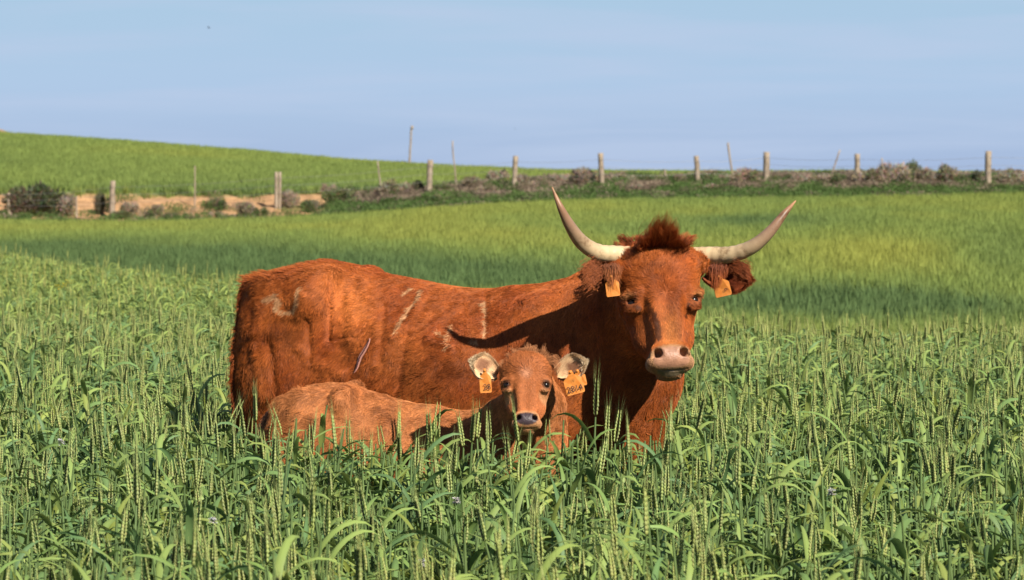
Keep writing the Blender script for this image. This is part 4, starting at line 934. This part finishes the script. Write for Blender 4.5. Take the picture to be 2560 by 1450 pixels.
# forelock: upright tufts and a curly mop on the poll
def tufts(name, par, head, specs, cc, nper=70, rad=.0010):
    allp = []; cols = []; npt = 8
    for (r0, tip, wd, bow) in specs:
        r0 = np.array(r0); tip = np.array(tip); n_ = nper
        rr = r0 + RNG.normal(0, 1, (n_, 3)) * wd; tt = tip + RNG.normal(0, 1, (n_, 3)) * wd * .36 + (tip - r0) * RNG.uniform(-.35, .06, (n_, 1)); bw = np.array(bow) + RNG.normal(0, .006, (n_, 3)); q_ = RNG.uniform(.6, 1.3)
        for i in range(npt):
            t = i / (npt - 1)
        ts = np.linspace(0, 1, npt)[None, :, None]; pp = rr[:, None] * (1 - ts) + tt[:, None] * ts + bw[:, None] * 4 * ts * (1 - ts); allp.append(pp); cols.append(np.array(cc) * RNG.uniform(.7, 1.25, (n_, 1)) * q_)
    L_ = np.concatenate(allp); n_ = len(L_); Wp = head.o + (L_.reshape(-1, 3) * head.sc * np.array([head.wx, 1, 1])) @ head.R.T
    c = bpy.data.hair_curves.new(name); c.add_curves([npt] * n_); c.position_data.foreach_set('vector', Wp.astype(np.float32).ravel())
    a = c.attributes.get('radius') or c.attributes.new('radius', 'FLOAT', 'POINT'); a.data.foreach_set('value', (np.tile(np.linspace(1, .1, npt), n_) * rad).astype(np.float32))
    a = c.attributes.new('col', 'FLOAT_COLOR', 'CURVE'); a.data.foreach_set('color', np.hstack([np.clip(np.concatenate(cols), 0, 1), np.ones((n_, 1))]).astype(np.float32).ravel()); c.materials.append(m_hair)
    return link(name, c, par)
sp = []
for k in range(110):
    x_ = random.gauss(0, .06); x_ = max(-.12, min(.12, x_)); z_ = random.uniform(.15, .245); y_ = .03 + .10 * sstep(.13, .24, z_) + .55 * x_ * x_
    a = random.uniform(-1, 1); L_ = random.uniform(.025, .06)
    dirx = (x_ / .10) * .8 + a * .5; dz = .7 + random.gauss(0, .45)
    v = unit(np.array([dirx, -.35, dz])); sp.append(((x_, y_, z_), tuple(np.array((x_, y_, z_)) + v * L_), .007, tuple(np.array([random.gauss(0, .010), -.012, random.gauss(0, .006)]))))
tufts('forelock', cow, H, sp, (.40, .095, .026), 46)
sp = []
for (tx, ty, n_) in ((1640, 526, 3), (1646, 540, 2), (1669, 528, 3), (1691, 541, 2), (1655, 548, 3), (1630, 556, 2), (1676, 556, 2), (1700, 570, 2), (1612, 580, 2), (1718, 586, 1)):
    for i in range(n_ * 3):
        tp = H.loc((W(tx + random.gauss(0, 6), ty + abs(random.gauss(0, 13)), 11.74))[None])[0]; bx = .008 + (tx - 1662) / 700 * .85
        sp.append(((bx + random.gauss(0, .014), .06, .20), tuple(tp), .010, (random.gauss(0, .012), -.004, 0)))
tufts('forelock', cow, H, sp, (.52, .135, .034), 26, .0008)
sp = []
for k in range(46):
    a = -1.25 + 2.5 * k / 45; r0 = (.115 * math.sin(a), .09, .10 + .105 * math.cos(a)); ou = np.array([math.sin(a) * 1.0 + random.gauss(0, .3), -.2, math.cos(a) * .45 + random.gauss(0, .25)])
    sp.append((r0, tuple(np.array(r0) + unit(ou) * random.uniform(.015, .04)), .009, (0, -.005, .008)))
tufts('forelock', cow, H, sp, (.38, .085, .024), 50)
# tail
tp = smooth_path([T(.12, 0, 1.20), T(.055, 0, 1.19), T(.025, .0, 1.08), T(.020, .0, .85), T(.03, .01, .62)], 24)
mb = MB(); mb.tube(tp, list(np.linspace(.036, .016, 24)), (.30, .07, .02), 12); tl = link('tail', mb.mesh('tail', m_skin), cow)
n_ = 9000; ii = RNG.random(n_) ** .8 * 22.9; k0 = ii.astype(int); tpn = np.array(tp); base_ = tpn[k0] * (1 - (ii - k0)[:, None]) + tpn[k0 + 1] * (ii - k0)[:, None]; rn = unit(RNG.normal(0, 1, (n_, 3)) * [1, 1, .2]); rr_ = np.interp(ii, [0, 23], [.034, .015])[:, None]
hair('tail_hair', tl, base_ + rn * rr_, rn, np.tile([0, 0, -1.], (n_, 1)) + RNG.normal(0, .15, (n_, 3)), np.where(ii > 17, .16, .035) * RNG.uniform(.7, 1.2, n_), .3, np.array([.30, .065, .02]) * RNG.uniform(.6, 1.3, (n_, 1)), .0009, 6, .4, .1)
# ragged hair along the rump top
m_ = (Nv[:, 2] > .55) & (V[:, 1] > 12.2) & (topx(V)[0] < 850); R_ = V[m_]; R_ = R_[RNG.integers(0, len(R_), 3000)]; cz = np.stack([vnoise(R_, 45, 1), vnoise(R_, 45, 2), vnoise(R_, 45, 3)], 1) - .5
hair('rump_hair', body, R_, np.tile([0, 0, 1.], (len(R_), 1)), np.array([-1., 0, .1]) + cz * 2, (.028 * RNG.uniform(.4, 1.2, len(R_)) * (1 + .9 * (topx(R_)[0] < 680))), .36, cow_colour(R_) * RNG.uniform(.7, 1.3, (len(R_), 1)), .0009, 5, 0, .2)
# surgical scar with stitches, lying on the flank
def on_body(px, py, dmin=12.0):
    X_, Y_ = topx(V); d = np.hypot(X_ - px, Y_ - py) + (V[:, 1] > 12.7) * 99 + (V[:, 1] < dmin) * 99; k = np.argsort(d)[:12]; return V[k].mean(0), unit(Nv[k].mean(0))
Vs = []; Fs = []
for i in range(25):
    t = i / 24; p, nn = on_body(926 * (1 - t) + 886 * t + 2 * math.sin(t * 9), 848 * (1 - t) + 934 * t); sd = unit(np.cross(nn, np.array([.42, 0, 1.]))); w_ = .0115 * math.sin(math.pi * min(1, max(.06, t * 1.02))) ** .5
    for j in range(5):
        u = j / 2 - 1; Vs.append(p + nn * (.005 + .002 * (1 - u * u) - .001 * (abs(u) < .1)) + sd * w_ * u)
for i in range(24):
    for j in range(4): a = i * 5 + j; Fs.append((a, a + 1, a + 6, a + 5))
scar = link('scar', mesh_np('scar', Vs, Fs, m_scar), cow); scar['label'] = 'pink stitched surgical scar on the flank'
mb = MB()
for i in range(1, 24, 1):
    c0 = np.array(Vs[i * 5 + 1]); c1 = np.array(Vs[i * 5 + 3]); cm_ = (c0 + c1) / 2; c0 = cm_ + (c0 - cm_) * .5; c1 = cm_ + (c1 - cm_) * .5; mb.tube([c0, (c0 + c1) / 2 + (CAMP - c0) / 12 * .003, c1 * .9 + c0 * .1], [.0013, .0017, .0013], (1, 1, 1), 5)
link('stitches', mb.mesh('stitches', m_stitch), scar)
def hooves(par, pts, r):
    for p in pts:
        mb = MB(); 
        for q_ in (-1, 1):
            c_ = np.array(p) + np.array([-dv[1], dv[0], 0]) * q_ * r * .48
            mb.tube([c_ + [0, 0, r * 1.3], c_ + np.array([dv[0], dv[1], 0]) * r * .25 + [0, 0, r * .55], c_ + np.array([dv[0], dv[1], 0]) * r * .5 + [0, 0, .0]], [r * .55, r * .62, r * .72], (1, 1, 1), 10)
        link('hoof', mb.mesh('hoof', m_hoof), par)
hooves(cow, [T(.19, .16, 0), T(.08, -.16, 0), T(1.41, .14, 0), T(1.30, -.14, 0)], .06)
print('cow', time.time() - T0)

# ------------------------------------------------------------------ the calf
calf = empty('calf', (0, 0, 0)); tag(calf, 'small light brown calf with cream-lined ears standing in front of the cow', 'calf')
KS = 1.0; S = Shape(); A, B = CALF_A, CALF_B; dv = (B - A) / np.linalg.norm(B - A); nv_ = np.array([dv[1], -dv[0]]); nv_ = -nv_ if nv_[1] > 0 else nv_
Rb = np.array([[dv[0], dv[1], 0], [nv_[0], nv_[1], 0], [0, 0, 1.]]).T
def ct(px, py): return zy(py, 11.95) - .012
S.trunk(A, B, [(0, ct(0, 1000), .52, .105), (.07, ct(0, 970), .48, .13), (.15, ct(0, 952), .455, .15), (.24, ct(0, 952), .45, .155), (.36, ct(0, 978), .44, .155), (.52, ct(0, 1006), .42, .165), (.70, ct(0, 1018), .42, .16), (.84, ct(0, 1004), .45, .135), (.95, ct(0, 1005), .52, .085)], .03, .05)
for q in (-1, 1):
    S.cone(T(.25, q * .09, ct(0, 972)), T(.24, q * .108, ct(0, 992)), .026, .028, .06); S.cone(T(.02, q * .06, ct(0, 1010)), T(.04, q * .06, ct(0, 1030)), .026, .028, .03)
    S.ell(T(.10, q * .085, .68), (.125, .072, .19), .05, R=Rb); S.ell(T(.84, q * .085, .68), (.095, .062, .17), .05, R=Rb)
    f_ = .04 if q > 0 else -.04
    S.cone(T(.13 + f_, q * .09, .52), T(.03 + f_, q * .09, .36), .06, .034, .05); S.cone(T(.03 + f_, q * .09, .36), T(.06 + f_, q * .09, .12), .03, .022, .02); S.cone(T(.06 + f_, q * .09, .12), T(.08 + f_, q * .09, .05), .026, .03, .02)
    S.cone(T(.86 + f_, q * .08, .54), T(.87 + f_, q * .08, .30), .052, .032, .05); S.cone(T(.87 + f_, q * .08, .30), T(.87 + f_, q * .08, .12), .03, .022, .02); S.cone(T(.87 + f_, q * .08, .12), T(.89 + f_, q * .08, .05), .026, .03, .02)
HK = Head(1316, 957, 11.40, 1, 22, 0, .60, 1.06)
S.cone(T(.86, 0, .70), W(1335, 1015, 11.76), .115, .095, .06); S.cone(W(1335, 1015, 11.76), W(1322, 940, 11.56), .095, .065, .06)
S.cone(W(1345, 1045, 11.80), W(1350, 1120, 11.82), .085, .09, .05)
HK.shape(S, True)
V, Q = S.mesh((-1.02, 11.2, .03), (.40, 12.3, 1.12), .0048); Nv = vnormals(V, Q); print('calf mesh', len(V))
def calf_head(P): return (P[:, 1] < 11.58) & (P[:, 2] > .72)
def calf_colour(P):
    q = HK.loc(P); hd = calf_head(P).astype(float); n1 = fbm(P, 9, 501, 4)[:, None]; n2 = fbm(P * [1, 1, .5], 35, 502, 2)[:, None]
    c = np.array([.54, .170, .048]) * (1 - n1) + np.array([.72, .28, .095]) * n1; c = c * (.62 + .76 * n2)
    px, py = topx(P); bd = 1 - hd
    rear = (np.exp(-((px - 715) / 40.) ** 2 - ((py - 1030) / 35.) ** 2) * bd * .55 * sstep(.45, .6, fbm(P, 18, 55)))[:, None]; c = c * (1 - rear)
    hh = hd[:, None]; c = c * (1 - hh) + (np.array([.54, .155, .042]) * (1 - n1) + np.array([.66, .23, .075]) * n1) * (.8 + .4 * n2) * hh
    for q_ in (-1, 1):
        d = np.hypot((q[:, 0] - q_ * .098) / .8, q[:, 2] + .060); mk = ((1 - sstep(.025, .05, d)) * hd)[:, None]; c = c * (1 - .75 * mk) + np.array([.70, .36, .16]) * mk * .75
        d = np.hypot(q[:, 0] - q_ * .108, q[:, 2] - .0); mk = ((1 - sstep(.020, .032, d)) * hd)[:, None]; c = c * (1 - .8 * mk) + np.array([.06, .03, .02]) * mk * .8
    wh = ((1 - sstep(.0, .045, np.hypot(q[:, 0], q[:, 2] - .055))) * hd)[:, None]; c = c * (1 - .4 * wh) + np.array([.72, .42, .27]) * wh * .4
    ring = (sstep(-.172, -.188, q[:, 2] - .010 * np.cos(q[:, 0] * 30)) * hd)[:, None]; c = c * (1 - ring * .8) + np.array([.66, .34, .15]) * ring * .8
    return c
def calf_pad(P):
    q = HK.loc(P); e2 = (q[:, 0] / .064) ** 2 + ((q[:, 2] + .222) / .038) ** 2; return (1 - sstep(.85, 1.1, e2)) * (q[:, 1] < .04) * calf_head(P)
rel = (fbm(V, 11, 511, 3) - .5) * .020 * (~calf_head(V)); V = V + Nv * rel[:, None]; Nv = vnormals(V, Q)
pad = calf_pad(V); vc = calf_colour(V) * .8 * (1 - pad[:, None]) + np.array([.055, .036, .042]) * pad[:, None]
body = link('body', mesh_np('calf_body', V, Q, m_skin, True, {'col': vc, 'wet': pad}), calf)
def hwc(P, N_):
    q = HK.loc(P); ey = np.minimum(np.linalg.norm(q - [.118, .035, .002], axis=1), np.linalg.norm(q - [-.118, .035, .002], axis=1))
    return np.where(P[:, 2] < .45, .15, 1.) * (1 - calf_pad(P)) * np.where(calf_head(P), sstep(.020, .030, ey) * 2.0, 1)
P, Nn = roots(V, Q, Nv, 110000, hwc); q = HK.loc(P); hd = calf_head(P).astype(float)
cl = np.stack([fbm(P, 30, 601, 2), fbm(P, 30, 602, 2), fbm(P, 30, 603, 2)], 1) - .5; cl2 = np.stack([fbm(P, 95, 611, 1), fbm(P, 95, 612, 1), fbm(P, 95, 613, 1)], 1) - .5
comb = np.array([-.7 * dv[0], -.7 * dv[1], -.55]) + cl * 2.0 + cl2 * 1.2 + RNG.normal(0, .15, P.shape)
ql = unit(np.stack([q[:, 0] * 1.2, 0 * q[:, 0], q[:, 2] - .055], 1) + 1e-4); combh = ql @ HK.R.T + (cl + cl2) * .8 * (.4 + sstep(.05, .1, q[:, 2])[:, None]) + RNG.normal(0, .08, P.shape)
comb = comb * (1 - hd[:, None]) + combh * hd[:, None]
upc = sstep(.03, .10, q[:, 2]); px, py = topx(P)
ln = ((.021 + .016 * (px < 760)) * (1 - hd) + (.008 + .013 * upc) * hd) * RNG.uniform(.65, 1.25, len(P)) * (1 - .5 * sstep(-.15, -.19, q[:, 2]) * hd)
hc = calf_colour(P) * RNG.uniform(.75, 1.25, (len(P), 1)) * (.85 + .3 * (cl2[:, :1] + .5))
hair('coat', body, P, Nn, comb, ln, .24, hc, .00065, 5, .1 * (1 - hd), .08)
for q_ in (-1, 1): eye(HK, calf, q_ * .105, .050, .0, .0150)
CREAM = (.92, .58, .32); TANR = (.52, .24, .11)
e1 = dress_ear('ear', calf, W(1246, 936, 11.50), W(1184, 905, 11.47), (.45, 0, -.8), (-.05, -1, .1), .046, .022, CREAM, TANR, 12000, 5000, .017, .014, (.30, .13, .07), edge=(.96, .70, .43), fold=.25, mat=m_pale)
e2 = dress_ear('ear', calf, W(1390, 934, 11.50), W(1458, 906, 11.48), (.3, 0, .9), (.15, -1, .1), .043, .022, CREAM, TANR, 12000, 5000, .017, .014, (.25, .10, .05), edge=(.96, .70, .43), fold=.25, mat=m_pale)
make_tag(calf, W(1213, 952, 11.455), (1, 0, .06), (.08, 0, 1), .042, .086, [('28', .12, -.27, .028, m_ink, 0), ('mo', 0, .02, .010, m_ink2, 0)][:1])
make_tag(calf, W(1433, 956, 11.45), (1, .0, .27), (-.2, 0, 1), .066, .086, [('2814', .0, -.28, .031, m_ink, 0), ('14', .02, .08, .014, m_ink2, 0)])
make_tag(calf, W(1447, 945, 11.475), (1, .0, .20), (-.25, 0, 1), .05, .06, [])
sp = []
for k in range(170):
    x_ = random.gauss(0, .055); z_ = .19 + random.uniform(-.05, .02) - 3 * x_ * x_; r0 = (x_, .07 + random.uniform(-.02, .05), z_)
    ou = np.array([x_ * 5 + random.gauss(0, .3), -.35, .9 + random.gauss(0, .3)]); sp.append((r0, tuple(np.array(r0) + unit(ou) * random.uniform(.02, .065)), .006, (random.gauss(0, .014), -.006, random.gauss(.008, .008))))
for (x0_, z0_) in ((.135, .135), (.125, .15), (.13, .12)):
    for k in range(4): sp.append(((x0_ - .02, .06, z0_), (x0_ + .045 + random.gauss(0, .008), .04, z0_ - .01 + random.gauss(0, .012)), .006, (.012, -.004, .022)))
tufts('forelock', calf, HK, sp, (.60, .25, .10), 16, .0006)
tp = smooth_path([T(.0, 0, .79), T(-.05, .01, .77), T(-.075, .02, .68), T(-.075, .02, .50)], 16); mb = MB(); mb.tube(tp, list(np.linspace(.022, .010, 16)), (.34, .12, .05), 10); tl = link('tail', mb.mesh('tail', m_skin), calf)
n_ = 5000; ii = RNG.random(n_) * 14.9; k0 = ii.astype(int); tpn = np.array(tp); base_ = tpn[k0] * (1 - (ii - k0)[:, None]) + tpn[k0 + 1] * (ii - k0)[:, None]; rn = unit(RNG.normal(0, 1, (n_, 3)) * [1, 1, .2])
hair('tail_hair', tl, base_ + rn * .014, rn, np.tile([-.1, 0, -1.], (n_, 1)) + RNG.normal(0, .2, (n_, 3)), .035 * RNG.uniform(.6, 1.4, n_), .4, np.array([.52, .22, .10]) * RNG.uniform(.6, 1.3, (n_, 1)), .0007, 5, .3, .1)
hooves(calf, [T(.11, .09, 0), T(.03, -.09, 0), T(.92, .08, 0), T(.84, -.08, 0)], .035)
print('all', time.time() - T0)

# one common tone step for every coloured surface
for m in bpy.data.materials:
    if not m.use_nodes or m in (m_eye, m_ink): continue
    n, l = m.node_tree.nodes, m.node_tree.links
    for nd in list(n):
        if nd.type not in ('BSDF_PRINCIPLED', 'BSDF_TRANSLUCENT'): continue
        sk = nd.inputs['Base Color' if nd.type == 'BSDF_PRINCIPLED' else 'Color']
        if sk.is_linked:
            mx = n.new('ShaderNodeMix'); mx.data_type = 'RGBA'; mx.blend_type = 'MULTIPLY'; mx.inputs['Factor'].default_value = 1; mx.inputs['B'].default_value = (.87, .87, .87, 1)
            l.new(sk.links[0].from_socket, mx.inputs['A']); l.new(mx.outputs['Result'], sk)
        else: sk.default_value = [q_ * .87 for q_ in sk.default_value[:3]] + [1]
